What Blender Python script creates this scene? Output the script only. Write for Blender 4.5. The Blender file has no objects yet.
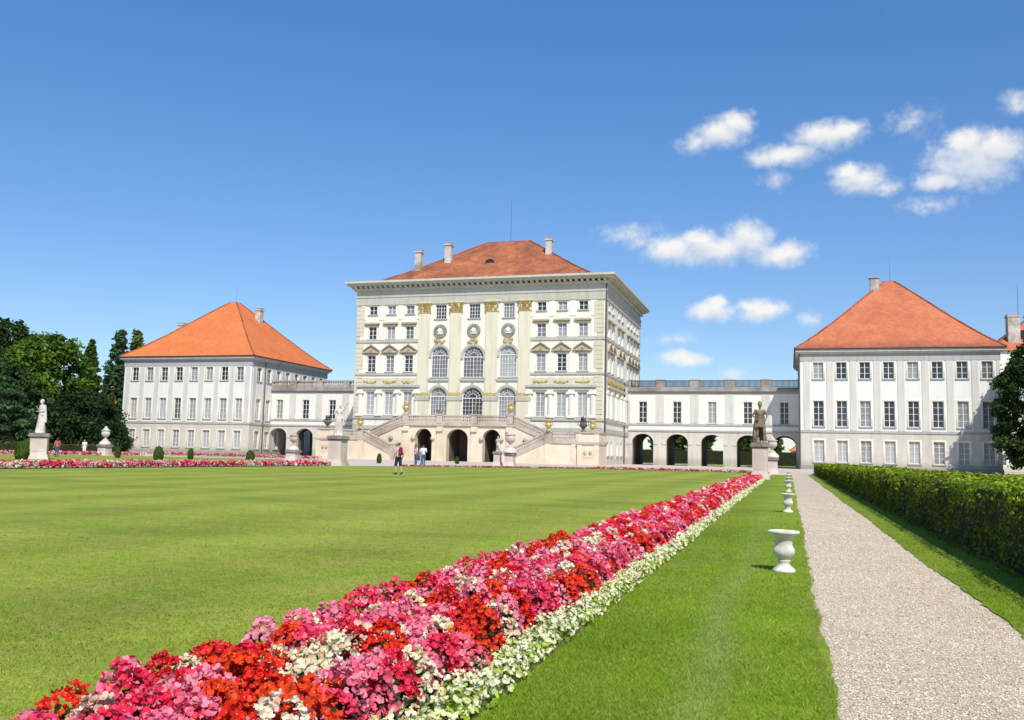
import bpy, bmesh, math, random
import numpy as np
from mathutils import Vector, Matrix
from math import sin, cos, pi, radians, hypot, sqrt, atan2

random.seed(7)
rng = np.random.default_rng(11)
C = bpy.context.scene.collection
scene = bpy.context.scene

# ------------------------------------------------------------------ helpers
def lin(r, g, b):
    f = lambda c: (c / 12.92 if c <= .04045 else ((c + .055) / 1.055) ** 2.4)
    return (f(r / 255), f(g / 255), f(b / 255), 1)

class MB:
    def __init__(s): s.v = []; s.f = []; s.m = []; s.mi = 0
    def face(s, pts, mi=None):
        n = len(s.v); s.v.extend(pts); s.f.append(tuple(range(n, n + len(pts)))); s.m.append(s.mi if mi is None else mi)
    def box(s, x0, x1, y0, y1, z0, z1, mi=None):
        n = len(s.v)
        s.v += [(x0,y0,z0),(x1,y0,z0),(x1,y1,z0),(x0,y1,z0),(x0,y0,z1),(x1,y0,z1),(x1,y1,z1),(x0,y1,z1)]
        for q in ((0,3,2,1),(4,5,6,7),(0,1,5,4),(1,2,6,5),(2,3,7,6),(3,0,4,7)):
            s.f.append(tuple(n + i for i in q)); s.m.append(s.mi if mi is None else mi)
    def hexa(s, P, mi=None):            # 8 points like box order
        n = len(s.v); s.v += [tuple(p) for p in P]
        for q in ((0,3,2,1),(4,5,6,7),(0,1,5,4),(1,2,6,5),(2,3,7,6),(3,0,4,7)):
            s.f.append(tuple(n + i for i in q)); s.m.append(s.mi if mi is None else mi)
    def lathe(s, prof, n=20, c=(0,0,0), flute=None, mi=None):
        b = len(s.v)
        for (r, z) in prof:
            for k in range(n):
                a = 2 * pi * k / n
                rr = r * (1 + (flute(z, a) if flute else 0))
                s.v.append((c[0] + rr * cos(a), c[1] + rr * sin(a), c[2] + z))
        for i in range(len(prof) - 1):
            for k in range(n):
                k2 = (k + 1) % n
                s.f.append((b + i*n + k, b + i*n + k2, b + (i+1)*n + k2, b + (i+1)*n + k)); s.m.append(s.mi if mi is None else mi)
        s.f.append(tuple(b + k for k in reversed(range(n)))); s.m.append(s.mi)
        s.f.append(tuple(b + (len(prof)-1)*n + k for k in range(n))); s.m.append(s.mi)
    def tube(s, pts, rad, n=8):
        b = len(s.v); pts = [Vector(p) for p in pts]
        for i, p in enumerate(pts):
            d = (pts[min(i+1, len(pts)-1)] - pts[max(i-1, 0)]).normalized()
            a = d.orthogonal().normalized(); c = d.cross(a)
            for k in range(n):
                t = 2*pi*k/n; s.v.append(tuple(p + (a*cos(t) + c*sin(t)) * rad[i]))
        for i in range(len(pts)-1):
            for k in range(n):
                k2 = (k+1) % n
                s.f.append((b+i*n+k, b+i*n+k2, b+(i+1)*n+k2, b+(i+1)*n+k)); s.m.append(s.mi)
        s.f.append(tuple(b+(len(pts)-1)*n+k for k in range(n))); s.m.append(s.mi)
    def prism(s, poly, z0, z1, mi=None):   # poly list of (x,y) ccw
        n = len(poly)
        s.face([(x,y,z1) for x,y in poly], mi); s.face([(x,y,z0) for x,y in reversed(poly)], mi)
        for i in range(n):
            a = poly[i]; b = poly[(i+1) % n]
            s.face([(a[0],a[1],z0),(b[0],b[1],z0),(b[0],b[1],z1),(a[0],a[1],z1)], mi)
    def mesh(s, name, mats, smooth=False):
        me = bpy.data.meshes.new(name); me.from_pydata([tuple(map(float, v)) for v in s.v], [], s.f)
        for m in (mats if isinstance(mats, (list, tuple)) else [mats]): me.materials.append(m)
        if any(s.m): me.polygons.foreach_set('material_index', s.m)
        if smooth: me.polygons.foreach_set('use_smooth', [True]*len(me.polygons))
        me.update(); return me
    def build(s, name, mats, parent=None, loc=(0,0,0), smooth=False, rot=0):
        return link(name, s.mesh(name, mats, smooth), parent, loc, rot)

def link(name, me, parent=None, loc=(0,0,0), rot=0):
    o = bpy.data.objects.new(name, me); C.objects.link(o); o.location = loc; o.rotation_euler = (0,0,rot)
    if parent: o.parent = parent
    return o
def tag(o, label=None, cat=None, group=None, kind=None):
    if label: o['label'] = label
    if cat: o['category'] = cat
    if group: o['group'] = group
    if kind: o['kind'] = kind
    return o
def empty(name, loc, label, cat, group=None, rot=0):
    o = bpy.data.objects.new(name, None); C.objects.link(o); o.location = loc; o.rotation_euler = (0,0,rot)
    o.empty_display_size = .3
    return tag(o, label, cat, group)
def copy_tree(o, parent=None):
    c = o.copy(); C.objects.link(c)
    if parent: c.parent = parent
    for ch in [x for x in bpy.data.objects if x.parent == o]: copy_tree(ch, c)
    return c
def np_mesh(name, V, polys_n, mats, col=None, matidx=None):
    """V (N,3) consecutive verts, polys_n array of vertex counts per polygon."""
    me = bpy.data.meshes.new(name)
    N = len(V); P = len(polys_n)
    me.vertices.add(N); me.vertices.foreach_set('co', np.asarray(V, np.float32).ravel())
    me.loops.add(N); me.loops.foreach_set('vertex_index', np.arange(N, dtype=np.int32))
    me.polygons.add(P)
    st = np.concatenate([[0], np.cumsum(polys_n)[:-1]]).astype(np.int32)
    me.polygons.foreach_set('loop_start', st)
    if matidx is not None: me.polygons.foreach_set('material_index', np.asarray(matidx, np.int32))
    for m in (mats if isinstance(mats, (list, tuple)) else [mats]): me.materials.append(m)
    me.update(calc_edges=True)
    if col is not None:
        a = me.attributes.new('col', 'FLOAT_COLOR', 'POINT')
        c4 = np.ones((N, 4), np.float32); c4[:, :3] = col
        a.data.foreach_set('color', c4.ravel())
    return me

# ------------------------------------------------------------------ materials
class NT:
    def __init__(s, name):
        s.m = bpy.data.materials.new(name); s.m.use_nodes = True
        s.t = s.m.node_tree; s.n = s.t.nodes; s.l = s.t.links
        s.b = s.n['Principled BSDF']
        s.tc = s.n.new('ShaderNodeTexCoord')
    def node(s, t, **kw):
        n = s.n.new(t)
        for k, v in kw.items():
            if k.startswith('i_'):
                n.inputs[k[2:].replace('_', ' ')].default_value = v
            else: setattr(n, k, v)
        return n
    def noise(s, scale, detail=4, rough=.55, vec=None, dist=0):
        n = s.node('ShaderNodeTexNoise', i_Scale=scale, i_Detail=detail, i_Roughness=rough, i_Distortion=dist)
        s.l.new(vec or s.tc.outputs['Object'], n.inputs['Vector']); return n.outputs['Fac']
    def ramp(s, fac, *stops):
        n = s.node('ShaderNodeValToRGB'); e = n.color_ramp.elements
        e[0].position, e[0].color = stops[0][0], stops[0][1]
        e[1].position, e[1].color = stops[-1][0], stops[-1][1]
        for p, c in stops[1:-1]:
            x = e.new(p); x.color = c
        s.l.new(fac, n.inputs['Fac']); return n.outputs['Color']
    def mix(s, fac, a, b, mode='MIX'):
        n = s.node('ShaderNodeMix', data_type='RGBA', blend_type=mode)
        for i, v in ((0, fac), (6, a), (7, b)):
            if hasattr(v, 'is_linked') or hasattr(v, 'links'): s.l.new(v, n.inputs[i])
            else: n.inputs[i].default_value = v
        return n.outputs[2]
    def math(s, op, a, b=None, clamp=False):
        n = s.node('ShaderNodeMath', operation=op); n.use_clamp = clamp
        for i, v in enumerate((a, b)):
            if v is None: continue
            if hasattr(v, 'links'): s.l.new(v, n.inputs[i])
            else: n.inputs[i].default_value = v
        return n.outputs[0]
    def color(s, c):
        if hasattr(c, 'links'): s.l.new(c, s.b.inputs['Base Color'])
        else: s.b.inputs['Base Color'].default_value = c
    def bump(s, h, strength=.3, dist=.02):
        n = s.node('ShaderNodeBump', i_Strength=strength, i_Distance=dist)
        s.l.new(h, n.inputs['Height']); s.l.new(n.outputs[0], s.b.inputs['Normal'])
    def xyz(s, vec=None):
        n = s.node('ShaderNodeSeparateXYZ'); s.l.new(vec or s.tc.outputs['Object'], n.inputs[0]); return n.outputs
def G(v): return (v, v, v, 1)
def mul(c, k): return (c[0]*k, c[1]*k, c[2]*k, 1)

def plaster(name, c, dark=.86, rough=.85, streak=True, sc=.35, gr=1.0):
    t = NT(name); f = t.noise(sc, 6, .65)
    col = t.ramp(f, (.3, mul(c, dark)), (.62, c))
    if streak:
        mp = t.node('ShaderNodeMapping'); mp.inputs['Scale'].default_value = (1.6, 1.6, .12)
        t.l.new(t.tc.outputs['Object'], mp.inputs[0])
        f2 = t.noise(1.2, 5, .6, mp.outputs[0])
        col = t.mix(1, col, t.ramp(f2, (.30, G(1-.16*gr)), (.52, G(1))), 'MULTIPLY')
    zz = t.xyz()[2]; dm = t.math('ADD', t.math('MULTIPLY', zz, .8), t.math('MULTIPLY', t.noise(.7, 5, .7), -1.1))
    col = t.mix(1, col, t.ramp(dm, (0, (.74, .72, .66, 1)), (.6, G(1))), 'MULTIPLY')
    f3 = t.noise(14, 3); col = t.mix(1, col, t.ramp(f3, (.3, G(.95)), (.7, G(1))), 'MULTIPLY')
    t.color(col); t.b.inputs['Roughness'].default_value = rough
    t.bump(f3, .15, .01); return t.m
def stone(name, c, c2, sc=1.4, rough=.85, stain=(.55, .5, .45)):
    t = NT(name); f = t.noise(sc, 8, .7); col = t.ramp(f, (.32, c2), (.6, c))
    f2 = t.noise(sc*.3, 4, .6); col = t.mix(1, col, t.ramp(f2, (.35, (*stain, 1)), (.55, G(1))), 'MULTIPLY')
    f3 = t.noise(sc*18, 3); col = t.mix(1, col, t.ramp(f3, (.3, G(.88)), (.7, G(1))), 'MULTIPLY')
    t.color(col); t.b.inputs['Roughness'].default_value = rough; t.bump(f, .4, .02); return t.m
def plain(name, c, rough=.6, metal=0, var=.12, sc=3):
    t = NT(name); f = t.noise(sc, 4); t.color(t.ramp(f, (.3, mul(c, 1-var)), (.7, c)))
    t.b.inputs['Roughness'].default_value = rough; t.b.inputs['Metallic'].default_value = metal; return t.m
def roof(name, c, patch, dark, gr=1.0, ea=None):
    t = NT(name)
    f = t.noise(.28, 6, .65, dist=.5); col = t.ramp(f, (.36, dark), (.52, c), (.7, patch))
    f2 = t.noise(2.2, 5, .7); col = t.mix(1, col, t.ramp(f2, (.3, G(1-.22*gr)), (.68, G(1.0+.04*gr))), 'MULTIPLY')
    mp = t.node('ShaderNodeMapping'); mp.inputs['Scale'].default_value = (1.1, 1.1, .18); t.l.new(t.tc.outputs['Object'], mp.inputs[0])
    f3 = t.noise(.9, 4, .6, mp.outputs[0]); col = t.mix(1, col, t.ramp(f3, (.33, G(1-.25*gr)), (.55, G(1))), 'MULTIPLY')
    w = t.node('ShaderNodeTexWave', wave_type='BANDS', bands_direction='Z', i_Scale=1.6, i_Distortion=.3, i_Detail=1.0)
    t.l.new(t.tc.outputs['Object'], w.inputs['Vector'])
    col = t.mix(1, col, t.ramp(w.outputs['Fac'], (.05, G(.82)), (.4, G(1))), 'MULTIPLY')
    vo = t.node('ShaderNodeTexVoronoi', i_Scale=3.2); t.l.new(t.tc.outputs['Object'], vo.inputs['Vector'])
    hs = t.node('ShaderNodeSeparateColor'); t.l.new(vo.outputs['Color'], hs.inputs[0])
    col = t.mix(1, col, t.ramp(hs.outputs[0], (0, G(.86)), (1, G(1.06))), 'MULTIPLY')
    if ea:
        z = t.xyz()[2]; fz = t.math('ADD', z, t.math('MULTIPLY', t.noise(.8, 5, .7), 2.6))
        fz = t.math('DIVIDE', t.math('SUBTRACT', fz, ea[0]), ea[1])
        col = t.mix(1, col, t.ramp(fz, (.15, G(.45)), (.75, G(1))), 'MULTIPLY')
    t.color(col); t.b.inputs['Roughness'].default_value = .8; t.bump(w.outputs['Fac'], .5, .05); return t.m
def attr_mat(name, trans=.35, rough=.6, spec=.3, jitter=.0):
    t = NT(name); a = t.node('ShaderNodeAttribute', attribute_name='col')
    c = a.outputs['Color']
    if jitter:
        f = t.noise(9, 2); c = t.mix(1, c, t.ramp(f, (.3, G(1-jitter)), (.7, G(1+jitter))), 'MULTIPLY')
    t.color(c); t.b.inputs['Roughness'].default_value = rough; t.b.inputs['Specular IOR Level'].default_value = spec
    tr = t.node('ShaderNodeBsdfTranslucent'); t.l.new(c, tr.inputs['Color'])
    mx = t.node('ShaderNodeMixShader'); mx.inputs[0].default_value = trans
    t.l.new(t.b.outputs[0], mx.inputs[1]); t.l.new(tr.outputs[0], mx.inputs[2])
    t.l.new(mx.outputs[0], t.n['Material Output'].inputs['Surface']); return t.m
def glass_mat(name, base, light, p):
    t = NT(name); oi = t.node('ShaderNodeObjectInfo')
    x = t.xyz()
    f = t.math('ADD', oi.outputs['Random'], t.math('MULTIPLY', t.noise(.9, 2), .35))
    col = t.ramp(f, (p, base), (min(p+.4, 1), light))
    g = t.math('MULTIPLY', x[2], .16, True)          # pane colour darkens towards the top of each opening
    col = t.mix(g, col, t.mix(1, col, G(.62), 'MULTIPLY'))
    t.color(col); t.b.inputs['Roughness'].default_value = .12; t.b.inputs['Specular IOR Level'].default_value = .6
    t.bump(t.noise(1.3, 1), .05, .05); return t.m

M = {}
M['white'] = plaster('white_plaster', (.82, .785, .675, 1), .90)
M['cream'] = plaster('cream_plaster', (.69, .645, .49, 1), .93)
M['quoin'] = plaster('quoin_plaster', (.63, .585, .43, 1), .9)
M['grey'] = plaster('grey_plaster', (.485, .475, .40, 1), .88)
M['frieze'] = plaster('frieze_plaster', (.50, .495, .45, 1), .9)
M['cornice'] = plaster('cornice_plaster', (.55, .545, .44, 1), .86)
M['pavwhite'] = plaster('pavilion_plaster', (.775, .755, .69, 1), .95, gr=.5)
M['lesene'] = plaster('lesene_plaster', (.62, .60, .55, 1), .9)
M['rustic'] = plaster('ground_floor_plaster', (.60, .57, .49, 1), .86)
M['pavgrey'] = plaster('pavilion_grey', (.42, .42, .41, 1), .88)
M['sand'] = stone('sandstone', (.78, .69, .525, 1), (.68, .585, .44, 1), .6, .9, (.88, .82, .76))
M['rail'] = stone('weathered_rail_stone', (.58, .50, .42, 1), (.43, .36, .30, 1), .9, .9, (.76, .70, .65))
M['railgrey'] = stone('grey_balustrade_stone', (.46, .43, .38, 1), (.30, .28, .25, 1), .9, .9)
M['parapet'] = stone('parapet_stone', (.40, .36, .32, 1), (.26, .235, .21, 1), .9, .9)
M['ped'] = stone('pedestal_stone', (.72, .62, .55, 1), (.60, .50, .44, 1), .9, .9, (.75, .68, .64))
M['pedcap'] = stone('pedestal_cap_stone', (.40, .35, .32, 1), (.26, .22, .2, 1), 1.2)
M['marble'] = stone('weathered_marble', (.74, .69, .64, 1), (.56, .50, .46, 1), 1.6, .8, (.72, .66, .62))
M['brown'] = stone('brown_patina_marble', (.36, .27, .19, 1), (.06, .045, .032, 1), 3.2, .8, (.5, .42, .36))
M['darkstone'] = stone('dark_stone', (.20, .17, .14, 1), (.09, .075, .06, 1), 2)
M['urn'] = stone('white_urn_stone', (.84, .81, .74, 1), (.60, .57, .50, 1), 9, .8, (.62, .60, .53))
M['gold'] = plain('gilding', (.70, .53, .20, 1), .5, .25, .45, 4)
M['medal'] = stone('medallion_stone', (.34, .33, .30, 1), (.22, .21, .19, 1), 4)
M['frame'] = plain('window_paint', (.80, .79, .76, 1), .5, 0, .05)
M['sill'] = plain('sill_stone', (.33, .335, .30, 1), .8)
M['hood'] = stone('hood_stone', (.52, .47, .34, 1), (.38, .34, .24, 1), 3)
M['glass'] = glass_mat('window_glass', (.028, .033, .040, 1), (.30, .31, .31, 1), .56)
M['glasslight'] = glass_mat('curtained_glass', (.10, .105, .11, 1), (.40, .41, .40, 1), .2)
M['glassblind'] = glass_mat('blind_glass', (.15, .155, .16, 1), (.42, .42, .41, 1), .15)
M['dark'] = plain('dark_metal', (.035, .035, .04, 1), .5, .3)
M['pipe'] = plain('drainpipe_metal', (.12, .13, .13, 1), .5, .5)
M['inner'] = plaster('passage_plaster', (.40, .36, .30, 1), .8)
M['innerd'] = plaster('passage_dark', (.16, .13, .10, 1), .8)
M['roofL'] = roof('tile_orange', (.72, .195, .050, 1), (.75, .215, .058, 1), (.68, .175, .044, 1), .3)
M['roofR'] = roof('tile_faded', (.60, .18, .078, 1), (.64, .205, .092, 1), (.54, .155, .066, 1), .5, ea=(17.0, 3.0))
M['roofM'] = roof('tile_weathered', (.44, .14, .055, 1), (.64, .20, .065, 1), (.27, .09, .045, 1))
M['ridge'] = stone('ridge_tile', (.40, .13, .06, 1), (.26, .085, .045, 1), 2)
M['chim'] = stone('chimney_plaster', (.62, .57, .50, 1), (.42, .37, .32, 1), 1.2)
M['bark'] = stone('bark', (.10, .075, .055, 1), (.05, .038, .028, 1), 3)
M['leaf'] = attr_mat('leaf_surface', .34, .7, .12)
M['petal'] = attr_mat('petal_surface', .28, .55, .25)
M['blade'] = attr_mat('grass_blade', .5, .55, .3)
M['soil'] = stone('bed_soil', (.17, .125, .085, 1), (.08, .06, .04, 1), 9)
M['core'] = plain('hedge_core', (.02, .024, .008, 1), .95)

def lawn_mat(name, a, b, c, dry):
    t = NT(name)
    f1 = t.noise(.22, 5, .6); col = t.ramp(f1, (.33, a), (.5, b), (.7, c))
    f2 = t.noise(1.3, 6, .7); col = t.mix(t.math('MULTIPLY', t.ramp(f2, (.46, G(0)), (.68, G(1))), .8), col, dry)
    # mowing stripes running along the lawn
    x = t.xyz(); st = t.math('SINE', t.math('ADD', t.math('MULTIPLY', x[0], 2.1), t.math('MULTIPLY', t.noise(.15, 3), 3.0)))
    col = t.mix(1, col, t.ramp(t.math('ADD', t.math('MULTIPLY', st, .5), .5), (.2, G(.91)), (.8, G(1.06))), 'MULTIPLY')
    f3 = t.noise(22, 5, .75); col = t.mix(1, col, t.ramp(f3, (.28, G(.7)), (.7, G(1.18))), 'MULTIPLY')
    f4 = t.noise(6, 5, .75); col = t.mix(1, col, t.ramp(f4, (.3, G(.78)), (.7, G(1.12))), 'MULTIPLY')
    mp = t.node('ShaderNodeMapping'); mp.inputs['Scale'].default_value = (.16, .42, 1); t.l.new(t.tc.outputs['Object'], mp.inputs[0])
    f5 = t.noise(1, 7, .68, mp.outputs[0], .6); col = t.mix(1, col, t.ramp(f5, (.34, (.76, .82, .76, 1)), (.5, G(1)), (.68, (1.14, 1.10, 1.2, 1))), 'MULTIPLY')
    t.color(col); t.b.inputs['Roughness'].default_value = .9; t.b.inputs['Specular IOR Level'].default_value = .1
    t.bump(f3, .6, .02); return t.m
M['lawn'] = lawn_mat('lawn_turf', (.24, .315, .033, 1), (.28, .35, .042, 1), (.322, .37, .053, 1), (.38, .34, .085, 1))
M['lawn2'] = lawn_mat('verge_turf', (.18, .28, .016, 1), (.21, .305, .02, 1), (.25, .325, .026, 1), (.30, .31, .07, 1))
def gravel_mat():
    t = NT('gravel'); o = t.tc.outputs['Object']
    v = t.node('ShaderNodeTexVoronoi', i_Scale=75.0); t.l.new(o, v.inputs['Vector'])
    s = t.node('ShaderNodeSeparateColor'); t.l.new(v.outputs['Color'], s.inputs[0])
    col = t.ramp(s.outputs[0], (0, (.56, .435, .30, 1)), (.5, (.73, .60, .44, 1)), (1, (.84, .73, .57, 1)))
    col = t.mix(1, col, t.ramp(v.outputs['Distance'], (.1, G(1.06)), (.62, G(.84))), 'MULTIPLY')
    f = t.noise(.9, 6, .65); col = t.mix(1, col, t.ramp(f, (.3, G(.86)), (.65, G(1.06))), 'MULTIPLY')
    f = t.noise(9, 4, .65); col = t.mix(1, col, t.ramp(f, (.3, G(.88)), (.65, G(1.06))), 'MULTIPLY')
    t.color(col); t.b.inputs['Roughness'].default_value = .95; t.b.inputs['Specular IOR Level'].default_value = .15
    t.bump(v.outputs['Distance'], .9, -.012); return t.m
M['gravel'] = gravel_mat()
def ground_mat():
    t = NT('forecourt_gravel'); f = t.noise(.05, 6, .6); f2 = t.noise(5, 6, .7)
    col = t.ramp(f, (.3, (.56, .46, .37, 1)), (.65, (.66, .555, .46, 1)))
    col = t.mix(1, col, t.ramp(f2, (.3, G(.82)), (.7, G(1.05))), 'MULTIPLY')
    t.color(col); t.b.inputs['Roughness'].default_value = .95; return t.m
M['ground'] = ground_mat()

# ------------------------------------------------------------------ camera, light, sky
H = 1.05
yaw, pitch, roll, fpx = -0.298398, 0.104583, 0.0231689, 903.42
fwd = Vector((sin(yaw)*cos(pitch), cos(yaw)*cos(pitch), sin(pitch)))
rt = Vector((cos(yaw), -sin(yaw), 0)); up = rt.cross(fwd)
rt2 = rt*cos(roll) + up*sin(roll); up2 = -rt*sin(roll) + up*cos(roll)
cam = bpy.data.cameras.new('camera'); co = bpy.data.objects.new('camera', cam); C.objects.link(co)
m = Matrix.Identity(4)
for i, v in enumerate((rt2, up2, -fwd)):
    for j in range(3): m[j][i] = v[j]
m.translation = (0, 0, H); co.matrix_world = m
cam.sensor_width = 36; cam.lens = fpx*36/1024; cam.clip_end = 6000; cam.clip_start = .05
scene.camera = co

S_EL, S_AZ = radians(46.5), radians(150.5)           # azimuth measured from +Y towards +X
sdir = Vector((sin(S_AZ)*cos(S_EL), cos(S_AZ)*cos(S_EL), sin(S_EL)))
sl = bpy.data.lights.new('sun', 'SUN'); sl.energy = 4.9; sl.angle = radians(.53); sl.color = (1, .945, .85)
so = bpy.data.objects.new('sun', sl); C.objects.link(so); so.rotation_euler = sdir.to_track_quat('Z', 'Y').to_euler(); so.location = (60, -40, 80)

w = bpy.data.worlds.new('World'); scene.world = w; w.use_nodes = True
t = w.node_tree; N = t.nodes; L = t.links; N.clear()
out = N.new('ShaderNodeOutputWorld'); bg = N.new('ShaderNodeBackground'); L.new(bg.outputs[0], out.inputs[0])
sky = N.new('ShaderNodeTexSky'); sky.sky_type = 'NISHITA'; sky.sun_disc = False
sky.sun_elevation = S_EL; sky.sun_rotation = S_AZ; sky.altitude = 520; sky.air_density = 1.0; sky.dust_density = .15; sky.ozone_density = 1.5
bg.inputs[1].default_value = .12
tc = N.new('ShaderNodeTexCoord'); sep = N.new('ShaderNodeSeparateXYZ'); L.new(tc.outputs['Generated'], sep.inputs[0])
def wm(op, a, b=None, c=None, clamp=False):
    n = N.new('ShaderNodeMath'); n.operation = op; n.use_clamp = clamp
    for i, v in enumerate((a, b, c)):
        if v is None: continue
        if hasattr(v, 'links'): L.new(v, n.inputs[i])
        else: n.inputs[i].default_value = v
    return n.outputs[0]
ysafe = wm('MAXIMUM', sep.outputs[1], .02)
cu = wm('DIVIDE', sep.outputs[0], ysafe); cv = wm('DIVIDE', sep.outputs[2], ysafe)
cb = N.new('ShaderNodeCombineXYZ'); L.new(cu, cb.inputs[0]); L.new(cv, cb.inputs[1])
# cumulus puffs: (tan azimuth, tan elevation, half width, half height)
PUFF = [(-0.0685, 0.3615, 0.0304, 0.0181, 1), (-0.0512, 0.3715, 0.0188, 0.0166, 1), (-0.0927, 0.3542, 0.0219, 0.0113, 0.45), (-0.0015, 0.3321, 0.0413, 0.0136, 1), (0.0411, 0.35, 0.0355, 0.0175, 1), (0.0584, 0.3541, 0.0234, 0.0134, 1), (-0.0121, 0.3071, 0.011, 0.0081, 0.3), (0.0726, 0.299, 0.0277, 0.0171, 1), (0.0627, 0.3085, 0.0186, 0.0119, 1), (0.0981, 0.2897, 0.0159, 0.0078, 0.4), (0.1826, 0.3126, 0.0432, 0.0307, 1), (0.2042, 0.3216, 0.032, 0.0204, 1), (0.154, 0.2935, 0.0263, 0.0115, 1), (0.1766, 0.3322, 0.0239, 0.0154, 1), (0.142, 0.2676, 0.0177, 0.0064, 0.25), (0.2258, 0.3694, 0.0126, 0.0102, 0.45), (-0.0795, 0.2301, 0.0553, 0.0177, 1), (-0.0409, 0.2395, 0.0271, 0.0216, 1), (-0.1233, 0.232, 0.0336, 0.0166, 1), (-0.0075, 0.2224, 0.0337, 0.0146, 1), (-0.0925, 0.242, 0.0229, 0.0123, 1), (-0.1708, 0.2527, 0.0226, 0.0085, 0.3), (-0.1593, 0.2417, 0.0119, 0.007, 0.3), (-0.0816, 0.162, 0.0262, 0.0121, 1), (-0.0752, 0.1707, 0.015, 0.0094, 1), (-0.0266, 0.1606, 0.0266, 0.0119, 1), (-0.037, 0.1663, 0.017, 0.0093, 1), (0.0204, 0.1487, 0.0082, 0.0065, 0.3), (-0.1107, 0.1103, 0.0291, 0.008, 1), (-0.0572, 0.0935, 0.011, 0.0052, 0.35), (-0.1196, 0.1305, 0.0127, 0.004, 0.2), (0.1267, 0.3591, 0.0113, 0.0079, 0.17)]
def noise_w(vec, scale, detail, rough):
    n = N.new('ShaderNodeTexNoise'); n.inputs['Scale'].default_value = scale; n.inputs['Detail'].default_value = detail; n.inputs['Roughness'].default_value = rough
    L.new(vec, n.inputs['Vector']); return n
def cloud_field(shift):
    n1 = noise_w(cb.outputs[0], 26, 5, .62)
    sub = N.new('ShaderNodeVectorMath'); sub.operation = 'MULTIPLY_ADD'
    L.new(n1.outputs['Color'], sub.inputs[0]); sub.inputs[1].default_value = (.020, .018, 0); sub.inputs[2].default_value = (-.010, -.009 + shift, 0)
    ad = N.new('ShaderNodeVectorMath'); ad.operation = 'ADD'; L.new(cb.outputs[0], ad.inputs[0]); L.new(sub.outputs[0], ad.inputs[1])
    cur = None
    for (u, v, a, b, k) in PUFF:
        q = N.new('ShaderNodeVectorMath'); q.operation = 'MULTIPLY_ADD'; L.new(ad.outputs[0], q.inputs[0])
        q.inputs[1].default_value = (1/a, 1/b, 0); q.inputs[2].default_value = (-u/a, -v/b, 0)
        ln = N.new('ShaderNodeVectorMath'); ln.operation = 'LENGTH'; L.new(q.outputs[0], ln.inputs[0])
        d = wm('MULTIPLY', wm('SUBTRACT', 1, ln.outputs['Value']), k)
        cur = d if cur is None else wm('MAXIMUM', cur, d)
    return cur
cf = cloud_field(0.0)
fine = noise_w(cb.outputs[0], 75, 6, .62)
dens = wm('ADD', cf, wm('MULTIPLY', wm('SUBTRACT', fine.outputs['Fac'], .5), 1.05))
mr = N.new('ShaderNodeMapRange'); mr.interpolation_type = 'SMOOTHSTEP'; mr.inputs[1].default_value = -.34; mr.inputs[2].default_value = .80
mr.inputs[4].default_value = .97
L.new(dens, mr.inputs[0])
front = wm('GREATER_THAN', sep.outputs[1], .05)
alpha = wm('MULTIPLY', mr.outputs[0], front)
# underside shading: thickness of cloud above this direction
cf2 = cloud_field(.016)
sh = N.new('ShaderNodeMapRange'); sh.inputs[1].default_value = -.1; sh.inputs[2].default_value = .75; L.new(cf2, sh.inputs[0])
ccol = N.new('ShaderNodeMix'); ccol.data_type = 'RGBA'; L.new(sh.outputs[0], ccol.inputs[0])
ccol.inputs[6].default_value = (8.0, 7.9, 7.7, 1); ccol.inputs[7].default_value = (5.5, 6.1, 6.9, 1)
# sky tint
tint = N.new('ShaderNodeMix'); tint.data_type = 'RGBA'; tint.blend_type = 'MULTIPLY'; tint.inputs[0].default_value = 1
L.new(sky.outputs[0], tint.inputs[6])
el = N.new('ShaderNodeMapRange'); el.inputs[1].default_value = .0; el.inputs[2].default_value = .46; L.new(sep.outputs[2], el.inputs[0])
tg = N.new('ShaderNodeMix'); tg.data_type = 'RGBA'; L.new(el.outputs[0], tg.inputs[0]); tg.inputs[6].default_value = (.80, .84, .93, 1); tg.inputs[7].default_value = (.61, 1.04, 1.42, 1)
L.new(tg.outputs[2], tint.inputs[7])
mxs = N.new('ShaderNodeMix'); mxs.data_type = 'RGBA'; L.new(alpha, mxs.inputs[0]); L.new(tint.outputs[2], mxs.inputs[6]); L.new(ccol.outputs[2], mxs.inputs[7])
L.new(mxs.outputs[2], bg.inputs[0])

scene.view_settings.view_transform = 'Standard'; scene.view_settings.look = 'None'; scene.view_settings.exposure = 0
scene.cycles.use_denoising = True
scene.cycles.max_bounces = 6; scene.cycles.diffuse_bounces = 3; scene.cycles.transmission_bounces = 3

# ------------------------------------------------------------------ the setting: ground sheets
def sheet(name, poly, z, mat):
    mb = MB(); mb.face([(x, y, z) for x, y in poly]); o = mb.build(name, mat); o['kind'] = 'structure'; return o
sheet('ground', [(-1500,-300),(1500,-300),(1500,3000),(-1500,3000)], 0, M['ground'])
def wavy(x, y0, y1, amp, seed, step=.12):
    r = np.random.default_rng(seed); n = int((y1-y0)/step); ys = np.linspace(y0, y1, n+1)
    w = sum(np.sin(ys*k + r.uniform(0, 6)) * a for k, a in ((.45, .8), (1.3, .4), (2.9, .35), (6.5, .35), (14, .35)))
    w += r.normal(0, .4, n+1)
    return [(x + amp*float(v), float(y)) for v, y in zip(w, ys)]
lawn_poly = [(-2.36,-14),(-2.36,78.3),(-16,78.3),(-28.0,63.5),(-30.4,57),(-30.4,-14)]
sheet('lawn', lawn_poly, .008, M['lawn'])
eL = wavy(.185, -6, 71, .018, 3); eR = wavy(1.38, -6, 76, .024, 4)
sheet('verge_lawn', [(-1.25,-6)] + eL + [(-1.33,71)], .012, M['lawn2'])
sheet('gravel_path', [(.05,-8),(1.55,-8),(1.55,112),(.05,112)], .004, M['gravel'])
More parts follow.
